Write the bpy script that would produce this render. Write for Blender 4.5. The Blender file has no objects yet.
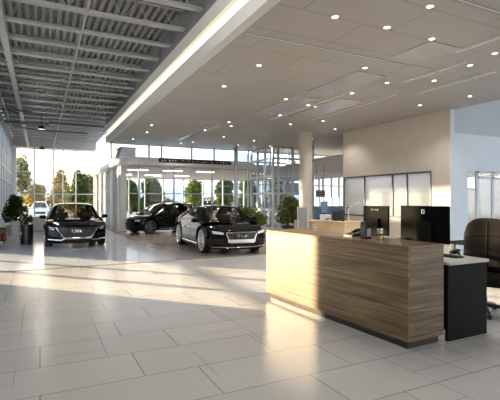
import bpy, math, random
from mathutils import Vector, Matrix
R = random.Random(7)
C = bpy.context.scene.collection
PI = math.pi
F = 420.0; SN, CS = 0.4472136, 0.8944272; EYE = 1.6

def px(u, v, h=0.0):
    """floor-plan point seen at (u,v) on the horizontal plane of height h"""
    Z = F * (EYE - h) / (v - 200.0)
    X = (u - 40.0) * Z / 469.6
    return X, (Z - SN * X) / CS
def pz(u, Z):
    X = (u - 40.0) * Z / 469.6
    return X, (Z - SN * X) / CS
def hz(v, Z): return EYE + (200.0 - v) * Z / F

# ------------------------------------------------------------------ materials
def nodes(name):
    m = bpy.data.materials.new(name); m.use_nodes = True
    nt = m.node_tree
    return m, nt, nt.nodes.get('Principled BSDF')
def setp(b, **k):
    for n, v in k.items(): b.inputs[n].default_value = v
def mat(name, col, rough=0.5, metal=0.0, var=0.06, scale=6.0, coat=0.0, spec=0.5, bump=0.0):
    m, nt, b = nodes(name)
    setp(b, Roughness=rough, Metallic=metal)
    b.inputs['Specular IOR Level'].default_value = spec
    b.inputs['Coat Weight'].default_value = coat
    b.inputs['Coat Roughness'].default_value = 0.03
    tc = nt.nodes.new('ShaderNodeTexCoord')
    nz = nt.nodes.new('ShaderNodeTexNoise'); nz.inputs['Scale'].default_value = scale; nz.inputs['Detail'].default_value = 4
    nt.links.new(tc.outputs['Object'], nz.inputs['Vector'])
    rp = nt.nodes.new('ShaderNodeValToRGB')
    rp.color_ramp.elements[0].position = .3; rp.color_ramp.elements[1].position = .7
    rp.color_ramp.elements[0].color = tuple(c * (1 - var) for c in col) + (1,)
    rp.color_ramp.elements[1].color = tuple(min(1, c * (1 + var)) for c in col) + (1,)
    nt.links.new(nz.outputs['Fac'], rp.inputs['Fac'])
    nt.links.new(rp.outputs['Color'], b.inputs['Base Color'])
    if bump:
        bp = nt.nodes.new('ShaderNodeBump'); bp.inputs['Strength'].default_value = bump; bp.inputs['Distance'].default_value = .01
        nt.links.new(nz.outputs['Fac'], bp.inputs['Height']); nt.links.new(bp.outputs['Normal'], b.inputs['Normal'])
    return m
def emit(name, col, s):
    m, nt, b = nodes(name)
    setp(b, **{'Base Color': (0, 0, 0, 1), 'Emission Color': col + (1,), 'Emission Strength': s, 'Roughness': .6})
    return m
def glass(name, tint=(.95, .97, .98), gloss=1.0, diff=0.0, dcol=(.6, .62, .63), rough=0.0):
    m, nt, b = nodes(name); nt.nodes.remove(b)
    out = nt.nodes.get('Material Output')
    t = nt.nodes.new('ShaderNodeBsdfTransparent'); t.inputs[0].default_value = tint + (1,)
    g = nt.nodes.new('ShaderNodeBsdfGlossy'); g.inputs['Roughness'].default_value = rough
    fr = nt.nodes.new('ShaderNodeFresnel'); fr.inputs['IOR'].default_value = 1.45
    mu = nt.nodes.new('ShaderNodeMath'); mu.operation = 'MULTIPLY'; mu.inputs[1].default_value = gloss
    mx = nt.nodes.new('ShaderNodeMixShader')
    ge = nt.nodes.new('ShaderNodeNewGeometry'); iv = nt.nodes.new('ShaderNodeMath'); iv.operation = 'SUBTRACT'; iv.inputs[0].default_value = 1
    nt.links.new(ge.outputs['Backfacing'], iv.inputs[1]); m3 = nt.nodes.new('ShaderNodeMath'); m3.operation = 'MULTIPLY'
    nt.links.new(fr.outputs[0], mu.inputs[0]); nt.links.new(mu.outputs[0], m3.inputs[0]); nt.links.new(iv.outputs[0], m3.inputs[1]); nt.links.new(m3.outputs[0], mx.inputs[0])
    src = t
    if diff:
        d = nt.nodes.new('ShaderNodeBsdfDiffuse'); d.inputs[0].default_value = dcol + (1,)
        tl = nt.nodes.new('ShaderNodeBsdfTranslucent'); tl.inputs[0].default_value = dcol + (1,)
        dm = nt.nodes.new('ShaderNodeMixShader'); dm.inputs[0].default_value = .5
        nt.links.new(d.outputs[0], dm.inputs[1]); nt.links.new(tl.outputs[0], dm.inputs[2])
        m2 = nt.nodes.new('ShaderNodeMixShader'); m2.inputs[0].default_value = diff
        nt.links.new(t.outputs[0], m2.inputs[1]); nt.links.new(dm.outputs[0], m2.inputs[2])
        src = m2
    nt.links.new(src.outputs[0], mx.inputs[1]); nt.links.new(g.outputs[0], mx.inputs[2])
    nt.links.new(mx.outputs[0], out.inputs['Surface'])
    return m
def tiles(name, c1, c2, mortar, w, h, msize, rough, off=.5, rvar=.03, vary=.04, rot=0.0, spec=.5, frq=2, stain=.03, sub=None):
    m, nt, b = nodes(name)
    tc = nt.nodes.new('ShaderNodeTexCoord'); mp = nt.nodes.new('ShaderNodeMapping')
    mp.inputs['Rotation'].default_value[2] = rot
    br = nt.nodes.new('ShaderNodeTexBrick')
    br.offset = off; br.offset_frequency = frq; br.squash = 1.0
    br.inputs['Scale'].default_value = 1.0
    br.inputs['Brick Width'].default_value = w; br.inputs['Row Height'].default_value = h
    br.inputs['Mortar Size'].default_value = msize; br.inputs['Mortar Smooth'].default_value = .1
    br.inputs['Color1'].default_value = c1 + (1,); br.inputs['Color2'].default_value = c2 + (1,); br.inputs['Mortar'].default_value = mortar + (1,)
    nt.links.new(tc.outputs['Object'], mp.inputs[0]); nt.links.new(mp.outputs[0], br.inputs['Vector'])
    if sub:
        b2 = nt.nodes.new('ShaderNodeTexBrick'); b2.offset = .29; b2.offset_frequency = 2
        b2.inputs['Scale'].default_value = 1.0; b2.inputs['Brick Width'].default_value = sub[0]; b2.inputs['Row Height'].default_value = sub[1]
        b2.inputs['Mortar Size'].default_value = msize*.8; b2.inputs['Mortar Smooth'].default_value = .1
        b2.inputs['Color1'].default_value = b2.inputs['Color2'].default_value = (1, 1, 1, 1); b2.inputs['Mortar'].default_value = (.32, .30, .28, 1)
        m2 = nt.nodes.new('ShaderNodeMapping'); m2.inputs['Rotation'].default_value[2] = PI/2; m2.inputs['Location'].default_value = (.37, .21, 0)
        nt.links.new(tc.outputs['Object'], m2.inputs[0]); nt.links.new(m2.outputs[0], b2.inputs['Vector'])
        n2 = nt.nodes.new('ShaderNodeTexNoise'); n2.inputs['Scale'].default_value = .55; nt.links.new(tc.outputs['Object'], n2.inputs['Vector'])
        r2 = nt.nodes.new('ShaderNodeMapRange'); r2.inputs['From Min'].default_value = .44; r2.inputs['From Max'].default_value = .52; nt.links.new(n2.outputs['Fac'], r2.inputs['Value'])
        x2 = nt.nodes.new('ShaderNodeMix'); x2.data_type = 'RGBA'; x2.blend_type = 'MULTIPLY'
        nt.links.new(r2.outputs[0], x2.inputs['Factor']); nt.links.new(br.outputs['Color'], x2.inputs['A']); nt.links.new(b2.outputs['Color'], x2.inputs['B'])
    nz = nt.nodes.new('ShaderNodeTexNoise'); nz.inputs['Scale'].default_value = 1.3; nz.inputs['Detail'].default_value = 6
    nt.links.new(tc.outputs['Object'], nz.inputs['Vector'])
    mx = nt.nodes.new('ShaderNodeMix'); mx.data_type = 'RGBA'; mx.blend_type = 'MULTIPLY'; mx.inputs['Factor'].default_value = 1
    rp = nt.nodes.new('ShaderNodeValToRGB')
    rp.color_ramp.elements[0].position = .3; rp.color_ramp.elements[1].position = .7
    rp.color_ramp.elements[0].color = (1 - stain,) * 3 + (1,)
    nt.links.new(nz.outputs['Fac'], rp.inputs[0])
    nt.links.new((x2.outputs['Result'] if sub else br.outputs['Color']), mx.inputs['A']); nt.links.new(rp.outputs[0], mx.inputs['B'])
    nt.links.new(mx.outputs['Result'], b.inputs['Base Color'])
    mr = nt.nodes.new('ShaderNodeMapRange'); mr.inputs['To Min'].default_value = rough - rvar; mr.inputs['To Max'].default_value = rough + rvar
    nt.links.new(nz.outputs['Fac'], mr.inputs['Value']); nt.links.new(mr.outputs[0], b.inputs['Roughness'])
    b.inputs['Specular IOR Level'].default_value = spec
    return m
def wood(name, c1, c2, c3, axis=1, rough=.42, sc=9.0):
    m, nt, b = nodes(name)
    tc = nt.nodes.new('ShaderNodeTexCoord'); mp = nt.nodes.new('ShaderNodeMapping')
    s = [sc, sc, sc * 1.5]; s[axis] = .55; mp.inputs['Scale'].default_value = s
    nz = nt.nodes.new('ShaderNodeTexNoise'); nz.inputs['Scale'].default_value = 1.6; nz.inputs['Detail'].default_value = 9; nz.inputs['Roughness'].default_value = .62; nz.inputs['Distortion'].default_value = .35
    nt.links.new(tc.outputs['Object'], mp.inputs[0]); nt.links.new(mp.outputs[0], nz.inputs['Vector'])
    rp = nt.nodes.new('ShaderNodeValToRGB'); e = rp.color_ramp.elements
    e[0].position = .32; e[0].color = c1 + (1,); e[1].position = .68; e[1].color = c3 + (1,)
    x = e.new(.5); x.color = c2 + (1,)
    nt.links.new(nz.outputs['Fac'], rp.inputs[0]); nt.links.new(rp.outputs[0], b.inputs['Base Color'])
    b.inputs['Roughness'].default_value = rough
    bp = nt.nodes.new('ShaderNodeBump'); bp.inputs['Strength'].default_value = .12; bp.inputs['Distance'].default_value = .003
    nt.links.new(nz.outputs['Fac'], bp.inputs['Height']); nt.links.new(bp.outputs[0], b.inputs['Normal'])
    return m
def leafmat(name, c1, c2):
    m, nt, b = nodes(name); nt.nodes.remove(b); out = nt.nodes.get('Material Output')
    gi = nt.nodes.new('ShaderNodeNewGeometry'); rp = nt.nodes.new('ShaderNodeValToRGB')
    rp.color_ramp.elements[0].color = c1 + (1,); rp.color_ramp.elements[1].color = c2 + (1,)
    nt.links.new(gi.outputs['Random Per Island'], rp.inputs[0])
    d = nt.nodes.new('ShaderNodeBsdfDiffuse'); t = nt.nodes.new('ShaderNodeBsdfTranslucent'); mx = nt.nodes.new('ShaderNodeMixShader'); mx.inputs[0].default_value = .45
    nt.links.new(rp.outputs[0], d.inputs[0]); nt.links.new(rp.outputs[0], t.inputs[0])
    nt.links.new(d.outputs[0], mx.inputs[1]); nt.links.new(t.outputs[0], mx.inputs[2]); nt.links.new(mx.outputs[0], out.inputs['Surface'])
    return m

M = dict(
    floor=tiles('stone_tile_floor', (.50, .488, .475), (.54, .528, .515), (.11, .10, .09), 1.36, .64, .0036, .21, sub=(1.9, .83), off=.37, spec=.5),
    lane=tiles('polished_blue_grey_tile', (.55, .58, .61), (.59, .62, .65), (.40, .42, .44), .9, .9, .006, .14, off=0, rvar=.05),
    brown=tiles('brown_stone_tile', (.27, .225, .19), (.31, .26, .22), (.16, .13, .11), 1.2, .6, .006, .24, off=.5),
    pave=tiles('pale_paving', (.62, .60, .56), (.66, .64, .6), (.45, .43, .4), 1.2, 1.2, .02, .8, off=0),
    ceil=tiles('ceiling_tile', (.45, .425, .395), (.48, .455, .42), (.22, .205, .19), 1.8, .9, .008, .42, off=.33, rvar=.04, stain=.03),
    panel=mat('satin_ceiling_panel', (.50, .50, .49), .12, .0, .03),
    white=mat('white_paint', (.78, .77, .75), .5, 0, .02),
    warmwhite=mat('cream_paint', (.66, .60, .53), .6, 0, .03, 2.0),
    bluewall=mat('cool_daylight_tint', (.68, .77, .88), .6, 0, .02, 2.0),  # blue of the cool daylight put into the wall colour
    bluedark=mat('upper_wall_grey_blue', (.48, .54, .61), .6, 0, .02, 2.0),  # darker, greyer blue for the upper wall
    leftwall=mat('blue_grey_cladding', (.27, .34, .40), .4, .1, .05, 3.0),
    frame=mat('pale_metal_frame', (.52, .56, .60), .35, .3, .03),
    whiteframe=mat('white_metal_frame', (.70, .73, .76), .35, .1, .03),
    steel=mat('painted_steel', (.36, .375, .39), .5, .1, .08, 3.0),
    deck=mat('grey_steel_deck', (.24, .25, .265), .5, .1, .1, 2.0),
    fascia=mat('grey_white_fascia', (.72, .72, .71), .5, 0, .02),
    canopy=mat('canopy_metal', (.93, .94, .95), .3, .0, .02),
    fin=mat('pale_grey_panel', (.72, .71, .70), .5, 0, .04, 2.0),
    cove=emit('warm_cove_light', (1, .84, .58), 2.3),
    officelight=emit('office_light', (1, .97, .92), 40.0),
    lamp=emit('warm_white_lamp', (1, .90, .74), 14.0),
    slotlight=emit('slot_light', (1, .93, .82), 1.2),
    dark=mat('black_plastic', (.012, .012, .013), .35, 0, .1),
    darkdesk=mat('dark_green_grey_laminate', (.009, .010, .0085), .5, 0, .1, 3.0, spec=.08),
    slab=mat('grey_stone_worktop', (.55, .53, .49), .3, 0, .05, 14.0),
    plinth=mat('dark_bronze_plinth', (.045, .036, .026), .4, .3, .1),
    walnut=wood('striped_walnut', (.055, .033, .016), (.155, .102, .051), (.29, .205, .108), 1, sc=13),
    walnutx=wood('striped_walnut_end', (.055, .033, .016), (.155, .102, .051), (.29, .205, .108), 0, sc=13),
    walnuttop=wood('walnut_top', (.10, .056, .030), (.15, .088, .05), (.20, .125, .075), 1, .3),
    oak=wood('light_oak', (.50, .35, .2), (.58, .42, .26), (.64, .48, .31), 0),
    paint=mat('black_car_paint', (.002, .002, .0025), .07, 0, .1, coat=.08, spec=.18),
    carglass=glass('tinted_car_glass', (.55, .52, .48), .8),
    rubber=mat('tyre_rubber', (.012, .012, .012), .7, 0, .1),
    alloy=mat('alloy_rim', (.75, .75, .75), .3, .4, .04),
    alloydark=mat('dark_alloy_rim', (.22, .22, .23), .25, .9, .04),
    chrome=mat('chrome', (.82, .82, .82), .08, 1.0, .02),
    grille=mat('dark_grille', (.015, .015, .016), .3, .4, .1),
    lens=mat('headlight_lens', (.75, .78, .8), .08, .3, .05),
    seatleather=mat('tan_car_seat', (.16, .12, .085), .6, 0, .1),
    leather=mat('dark_brown_leather', (.007, .0055, .004), .42, 0, .15, 12.0, bump=.15, spec=.12),
    brownleather=mat('red_brown_leather', (.16, .055, .03), .45, 0, .15, 8.0),
    pot=mat('white_ceramic', (.72, .72, .71), .3, 0, .03),
    potdark=mat('dark_planter', (.05, .045, .04), .5, 0, .1),
    soil=mat('soil', (.04, .028, .018), .9, 0, .3, 30),
    bark=mat('bark', (.09, .065, .045), .85, 0, .25, 8.0),
    leaf_dark=leafmat('ficus_leaves', (.015, .035, .012), (.06, .11, .03)),
    leaf_green=leafmat('green_leaves', (.05, .08, .02), (.19, .24, .07)),
    leaf_gold=leafmat('golden_leaves', (.30, .22, .05), (.52, .40, .12)),
    leaf_pale=leafmat('pale_leaves', (.20, .21, .10), (.36, .36, .20)),
    leaf_olive=leafmat('olive_leaves', (.06, .08, .022), (.30, .32, .13)),
    leaf_lime=leafmat('lime_leaves', (.08, .12, .025), (.24, .30, .07)),
    greyfab=mat('grey_mesh_fabric', (.36, .36, .35), .7, 0, .08, 30),
    counter=mat('pale_grey_counter', (.50, .49, .47), .5, 0, .03),
    gold=mat('gold_tumbler', (.80, .62, .30), .18, .8, .06),
    paper=mat('white_paper', (.8, .8, .78), .7, 0, .02),
    red=mat('red_mark', (.5, .03, .03), .5, 0, .02),
    yellow=mat('yellow_mark', (.55, .40, .08), .5, 0, .02),
    blue=mat('blue_screen_cloth', (.18, .30, .48), .6, 0, .05),
    pink=mat('pink_cloth', (.5, .25, .25), .8, 0, .05),
    carwhite=mat('white_car_paint', (.8, .8, .8), .2, 0, .02, coat=1.0),
    duct=mat('dark_grey_duct', (.10, .105, .11), .45, .5, .1),
    mount=mat('hazy_blue_hill', (.80, .83, .86), .95, 0, .04, .02),  # distance haze put into the hill colour
    glass=glass('solar_tinted_glass', (.80, .81, .82), .8), clear=glass('clear_glass', (.96, .975, .985), .8),
    skyglass=glass('pale_blue_glass', (.86, .91, .94), .8),
    tintside=glass('tinted_strip_glass', (.64, .68, .71), .8),
    sunglass=glass('clear_side_glass', (.97, .97, .96), .6),
    frost=glass('frosted_glass', (.80, .82, .84), .6, .6, (.80, .80, .78)),
    clearpart=glass('faint_glass', (.88, .90, .92), .7, .45, (.88, .90, .92)),
)

# ------------------------------------------------------------------ mesh builder
class MB:
    def __init__(s): s.v = []; s.f = []
    def add(s, vs, fs, mtx=None):
        n = len(s.v)
        s.v += [tuple(mtx @ Vector(v)) if mtx else tuple(v) for v in vs]
        s.f += [tuple(i + n for i in f) for f in fs]
        return s
    def box(s, x0, x1, y0, y1, z0, z1, b=0.0, mtx=None):
        if b <= 0:
            vs = [(x, y, z) for z in (z0, z1) for y in (y0, y1) for x in (x0, x1)]
            fs = [(0, 2, 3, 1), (4, 5, 7, 6), (0, 1, 5, 4), (2, 6, 7, 3), (0, 4, 6, 2), (1, 3, 7, 5)]
            return s.add(vs, fs, mtx)
        # bevelled: three-ring chamfer
        vs = []; 
        b = min(b, (x1-x0)*.49, (y1-y0)*.49, (z1-z0)*.49)
        def ring(z, i):
            return [(x0+i+b, y0+i, z), (x1-i-b, y0+i, z), (x1-i, y0+i+b, z), (x1-i, y1-i-b, z), (x1-i-b, y1-i, z), (x0+i+b, y1-i, z), (x0+i, y1-i-b, z), (x0+i, y0+i+b, z)]
        def ring2(z):
            return [(x0+b, y0+b*.9, z), (x1-b, y0+b*.9, z), (x1-b*.9, y0+b, z), (x1-b*.9, y1-b, z), (x1-b, y1-b*.9, z), (x0+b, y1-b*.9, z), (x0+b*.9, y1-b, z), (x0+b*.9, y0+b, z)]
        rs = [ring2(z0), ring(z0+b, 0), ring(z1-b, 0), ring2(z1)]
        fs = [tuple(range(7, -1, -1)), tuple(range(24, 32))]
        for r in rs: vs += r
        for k in range(3):
            for i in range(8):
                j = (i+1) % 8
                fs.append((k*8+i, k*8+j, k*8+8+j, k*8+8+i))
        return s.add(vs, fs, mtx)
    def tube(s, pts, r, n=8, closed=False, mtx=None):
        P = [Vector(p) for p in pts]; k = len(P)
        rr = r if isinstance(r, (list, tuple)) else [r]*k
        vs = []; fs = []; up = None
        for i, p in enumerate(P):
            if closed: d = P[(i+1) % k] - P[i-1]
            else: d = P[min(i+1, k-1)] - P[max(i-1, 0)]
            d.normalize()
            if up is None: up = Vector((0, 0, 1)) if abs(d.z) < .9 else Vector((1, 0, 0))
            a = d.cross(up)
            if a.length < 1e-4: a = d.cross(Vector((1, 0, 0)))
            a.normalize(); bvec = a.cross(d); bvec.normalize(); up = bvec
            for j in range(n):
                t = 2*PI*j/n; vs.append(p + (a*math.cos(t) + bvec*math.sin(t))*rr[i])
        for i in range(k if closed else k-1):
            i2 = (i+1) % k
            for j in range(n):
                j2 = (j+1) % n
                fs.append((i*n+j, i*n+j2, i2*n+j2, i2*n+j))
        if not closed:
            fs.append(tuple(range(n-1, -1, -1))); fs.append(tuple((k-1)*n+j for j in range(n)))
        return s.add(vs, fs, mtx)
    def lathe(s, prof, n=24, c=(0, 0, 0), mtx=None, axis='z', loop=False):
        vs = []; fs = []
        for r, z in prof:
            for j in range(n):
                t = 2*PI*j/n
                if axis == 'z': vs.append((c[0]+r*math.cos(t), c[1]+r*math.sin(t), c[2]+z))
                else: vs.append((c[0]+z, c[1]+r*math.cos(t), c[2]+r*math.sin(t)))
        k = len(prof)
        for i in range(k-1):
            for j in range(n):
                j2 = (j+1) % n; fs.append((i*n+j, i*n+j2, (i+1)*n+j2, (i+1)*n+j))
        if loop:
            for j in range(n):
                j2 = (j+1) % n; fs.append(((k-1)*n+j, (k-1)*n+j2, j2, j))
            return s.add(vs, fs, mtx)
        if prof[0][0] > 1e-5: fs.append(tuple(range(n-1, -1, -1)))
        if prof[-1][0] > 1e-5: fs.append(tuple((k-1)*n+j for j in range(n)))
        return s.add(vs, fs, mtx)
    def grid(s, fn, nu, nv, thick=None, mtx=None):
        vs = [fn(i/nu, j/nv) for i in range(nu+1) for j in range(nv+1)]
        fs = [(i*(nv+1)+j, (i+1)*(nv+1)+j, (i+1)*(nv+1)+j+1, i*(nv+1)+j+1) for i in range(nu) for j in range(nv)]
        return s.add(vs, fs, mtx)
    def prism(s, poly, z0, z1, mtx=None):
        n = len(poly)
        vs = [(x, y, z0) for x, y in poly] + [(x, y, z1) for x, y in poly]
        fs = [tuple(range(n-1, -1, -1)), tuple(range(n, 2*n))] + [(i, (i+1) % n, n+(i+1) % n, n+i) for i in range(n)]
        return s.add(vs, fs, mtx)
    def ball(s, c, r, n=12, mtx=None):
        rx, ry, rz = r if isinstance(r, tuple) else (r, r, r)
        vs = []; fs = []; m = n//2
        for i in range(1, m):
            a = PI*i/m - PI/2
            for j in range(n): vs.append((c[0]+rx*math.cos(a)*math.cos(2*PI*j/n), c[1]+ry*math.cos(a)*math.sin(2*PI*j/n), c[2]+rz*math.sin(a)))
        vs += [(c[0], c[1], c[2]-rz), (c[0], c[1], c[2]+rz)]
        for i in range(m-2):
            for j in range(n): fs.append((i*n+j, i*n+(j+1) % n, (i+1)*n+(j+1) % n, (i+1)*n+j))
        b = (m-1)*n
        for j in range(n): fs.append((b, (j+1) % n, j)); fs.append((b+1, (m-2)*n+j, (m-2)*n+(j+1) % n))
        return s.add(vs, fs, mtx)
    def build(s, name, m, parent=None, smooth=False, solid=0, weld=False):
        me = bpy.data.meshes.new(name); me.from_pydata(s.v, [], s.f); me.update()
        if weld:
            import bmesh
            bm = bmesh.new(); bm.from_mesh(me); bmesh.ops.remove_doubles(bm, verts=bm.verts, dist=.0008)
            bmesh.ops.recalc_face_normals(bm, faces=bm.faces); bm.to_mesh(me); bm.free()
        if smooth:
            for p in me.polygons: p.use_smooth = True
            try: me.set_sharp_from_angle(angle=math.radians(38))
            except Exception: pass
        o = bpy.data.objects.new(name, me); C.objects.link(o)
        me.materials.append(m if not isinstance(m, str) else M[m])
        if parent: o.parent = parent
        if solid:
            md = o.modifiers.new('solid', 'SOLIDIFY'); md.thickness = solid; md.offset = 1
        return o

def thing(name, label, cat, loc=(0, 0, 0), rotz=0.0, group=None):
    o = bpy.data.objects.new(name, None); C.objects.link(o); o.location = loc; o.rotation_euler = (0, 0, rotz)
    o.empty_display_size = .1
    return tag(o, label, cat, group)
def tag(o, label, cat, group=None):
    o['label'] = label; o['category'] = cat
    if group: o['group'] = group
    return o
def struct(o, label=None):
    o['kind'] = 'structure'
    if label: o['label'] = label
    return o
def rotz(a, c=(0, 0, 0)): return Matrix.Translation(c) @ Matrix.Rotation(a, 4, 'Z')

HC = 4.52        # dropped ceiling
XW, YC, YE = 11.76, 9.18, 14.5    # cream wall x, its near corner, its far end
XL, YB, YF = -1.74, 34.5, 22.4    # left wall, far glass wall, pavilion front
JB = 5.5         # joist underside

# ------------------------------------------------------------------ shell
struct(MB().box(XL-.2, 30, -9, 10.8, -.1, 0).build('floor', 'floor'))
struct(MB().box(XL-.2, 3.25, 10.8, YB, -.1, 0).build('floor_showroom', 'lane'))
struct(MB().box(3.25, 30, 10.8, YB, -.1, 0).build('floor_display', 'brown'))
struct(MB().box(XL, 3.25, 10.76, 10.9, 0, .004).build('trim_1', 'brown'))
struct(MB().box(-160, 220, -60, 400, -.3, -.12).build('ground', 'pave'))

# dropped ceiling slab with the two lamp slots cut as separate strips
struct(MB().box(3.165, XW+.2, -7, YF, HC, HC+.12).build('ceiling', 'ceil'))
struct(MB().box(3.02, XW+.2, -7, YF, 6.15, 6.3).build('ceiling_roof', 'white'))
# back-right lower ceiling
struct(MB().box(13.6, 30, YE+.2, 28, 3.75, 3.9).build('ceiling_back', 'white'))
struct(MB().box(XW+.2, 30, YE+.2, YF, HC, HC+.12).build('ceiling_side', 'ceil'))
# fascia of the light cove along x = 3
struct(MB().box(2.98, 3.14, -7, YF, 5.06, 5.36).build('trim_2', 'fascia'))
struct(MB().box(2.98, 3.16, -7, YF, HC, 4.79).box(3.0, 3.16, YF-.02, YF+.1, HC, 5.36).build('trim_3', 'fascia'))
struct(MB().box(3.10, 3.16, -7, YF, 4.79, 5.06).build('trim_4', 'fascia'))
cl = MB().box(3.065, 3.10, -7, YF-.02, 4.80, 5.05).build('cove_light', 'cove')
tag(cl, 'long warm glowing light strip recessed in the soffit edge', 'light strip')
struct(MB().box(3.0, 3.2, -7, YF, 5.36, 6.15).build('wall_soffit', 'deck'))

# steel deck: corrugated ribs along Y
d = MB(); x = XL; k = 0; prof = []
while x < 3.0:
    prof += [(x, 6.12), (x+.06, 6.12), (x+.075, 6.02), (x+.155, 6.02)]; x += .17
def deck(i, n): return None
vs = [(a, -6, b) for a, b in prof] + [(a, YB, b) for a, b in prof]; n = len(prof)
d.add(vs, [(i, i+1, n+i+1, n+i) for i in range(n-1)])
d.box(XL, 3.0, -6, YB, 6.13, 6.2)
struct(d.build('ceiling_deck', 'deck'))
struct(MB().box(3.0, 3.9, YF, YB, 6.02, 6.2).build('ceiling_deck', 'deck'))
# open web joists, each its own piece
yj = 3.6 - 1.15*2
jn = 0
while yj < YB-.3:
    m = MB(); x1 = 2.98 if yj < YF else 3.8
    m.box(XL, x1, yj-.08, yj+.08, JB, JB+.05).box(XL, x1, yj-.055, yj+.055, 5.95, 6.015)
    xx = XL
    while xx < x1-.3:
        m.tube([(xx, yj, JB+.03), (xx+.28, yj, 5.96)], .009, 5); m.tube([(xx+.28, yj, 5.96), (xx+.56, yj, JB+.03)], .009, 5); xx += .56
    struct(m.build('ceiling_joist', 'steel')); yj += 1.15; jn += 1
for xx, w in ((-.75, .07), (.87, .022)):
    struct(MB().box(xx-w, xx+w, -6, YB, JB-.10 if w > .06 else JB-.012, JB+.02).build('ceiling_girder', 'steel'))

# left wall (x = XL) with two real glazed openings
w = MB(); T = XL-.2
def wl(y0, y1, z0, z1): w.box(T, XL, y0, y1, z0, z1)
wl(-9, 10.4, 0, 6.1); wl(10.4, 15.6, 4.9, 6.1); wl(10.4, 15.6, 0, .06); wl(15.6, 23.4, 0, 6.1)
wl(23.4, 30.6, 0, 4.2); wl(23.4, 30.6, 5.45, 6.1); wl(30.6, YB+.2, 0, 6.1)
y = 16.0
while y < YB: w.box(XL, XL+.025, y-.03, y+.03, 0, 5.5); y += 1.2
w.box(XL, XL+.03, 15.6, YB, 3.35, 3.43).box(XL, XL+.06, 15.6, YB, 2.62, 2.7)
struct(w.build('wall_left', 'leftwall'))
struct(MB().box(4.5, 12.5, -9.2, -9, 0, 6.6).build('wall_added_shade', 'warmwhite'))  # partial wall added out of view to darken the right side
struct(MB().box(XL, XL+.22, YB-.3, YB, 0, 5.5).build('trim_5', 'white'))
def window(name, gl, frame_boxes, pane_boxes, fm='frame'):
    m = MB()
    for b in frame_boxes: m.box(*b)
    o = struct(m.build(name, fm))
    p = MB()
    for b in pane_boxes: p.box(*b)
    p.build('pane', gl, o)
    return o
fb = [(T+.02, XL-.02, yy-.045, yy+.045, .06, 4.9) for yy in (10.45, 12.1, 13.8, 15.55)] + [(T+.02, XL-.02, 10.4, 15.6, zz-.04, zz+.04) for zz in (.1, 1.25, 2.8, 4.86)]
window('window_1', 'sunglass', fb, [(XL-.115, XL-.105, 10.4, 15.6, .06, 4.9)])
fb = [(T+.02, XL-.02, yy-.04, yy+.04, 4.2, 5.45) for yy in (23.45, 25.2, 27, 28.8, 30.55)] + [(T+.02, XL-.02, 23.4, 30.6, zz-.04, zz+.04) for zz in (4.24, 5.41)]
window('window_2', 'tintside', fb, [(XL-.115, XL-.105, 23.4, 30.6, 4.2, 5.45)])

# far glass wall of the showroom lane
def gl_x(name, y, x0, x1, z0, z1, xs, zs, w=.05, dpt=.12, g='glass', fm='frame'):
    fb = [(xx-w, xx+w, y-dpt/2, y+dpt/2, z0, z1) for xx in xs] + [(x0, x1, y-dpt/2+.01, y+dpt/2-.01, zz-w*.8, zz+w*.8) for zz in zs]
    return window(name, g, fb, [(x0, x1, y-.006, y+.006, z0, z1)], fm)
def xat(u, Y):   # x on plane Y for image column u
    k = (u-40)/469.6; return k*CS*Y/(1-k*SN)
gl_x('window_3', YB, XL, 3.8, 0, 5.5, [xat(u, YB) for u in (16, 34.5, 53.5, 63, 76)] + [3.75], [.06, hz(194, 30.9), hz(172.5, 31.5), hz(150, 31.5), 5.44], .045)
struct(MB().box(XL, 3.9, YB-.15, YB+.1, 5.45, 6.1).build('trim_6', 'steel'))

# glass pavilion: canopy, fins, roof, front and rear glazing
YP = YF
struct(MB().box(3.9, 22, YP+.05, YB, 3.42, 3.72).build('ceiling_pavilion', 'white'))
def sweep(path, prof, close=True):
    m = MB(); n = len(prof); vs = []; fs = []
    for i, p in enumerate(path):
        a = Vector(path[max(i-1, 0)]); b = Vector(path[min(i+1, len(path)-1)]); dd = (b-a); dd.normalize()
        nrm = Vector((-dd.y, dd.x))
        for o, z in prof: vs.append((p[0]+nrm.x*o, p[1]+nrm.y*o, z))
    for i in range(len(path)-1):
        for j in range(n):
            j2 = (j+1) % n; fs.append((i*n+j, i*n+j2, (i+1)*n+j2, (i+1)*n+j))
    fs.append(tuple(range(n-1, -1, -1))); fs.append(tuple((len(path)-1)*n+j for j in range(n)))
    return m.add(vs, fs)
r = .9; cx, cy = 3.55+r, YP-.45+r
path = [(3.55, YB-.2), (3.55, YB-6), (3.55, cy+.01)] + [(cx-r*math.cos(a), cy-r*math.sin(a)) for a in [PI/2*i/12 for i in range(13)]] + [(10, YP-.45), (11.25, YP-.45)]
prof = [(.75, 3.4), (0, 3.4), (-.06, 3.43), (-.09, 3.52), (-.09, 3.64), (-.06, 3.71), (0, 3.74), (.75, 3.74)]
struct(sweep(path, prof).build('trim_7', 'canopy', smooth=True, weld=True), 'white rounded canopy edge of the glass pavilion')
struct(sweep([(p[0], p[1]) for p in path], [(.3, 3.74), (.12, 3.74), (.12, 3.84), (.3, 3.84)]).build('trim_8', 'canopy', smooth=True, weld=True))
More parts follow.
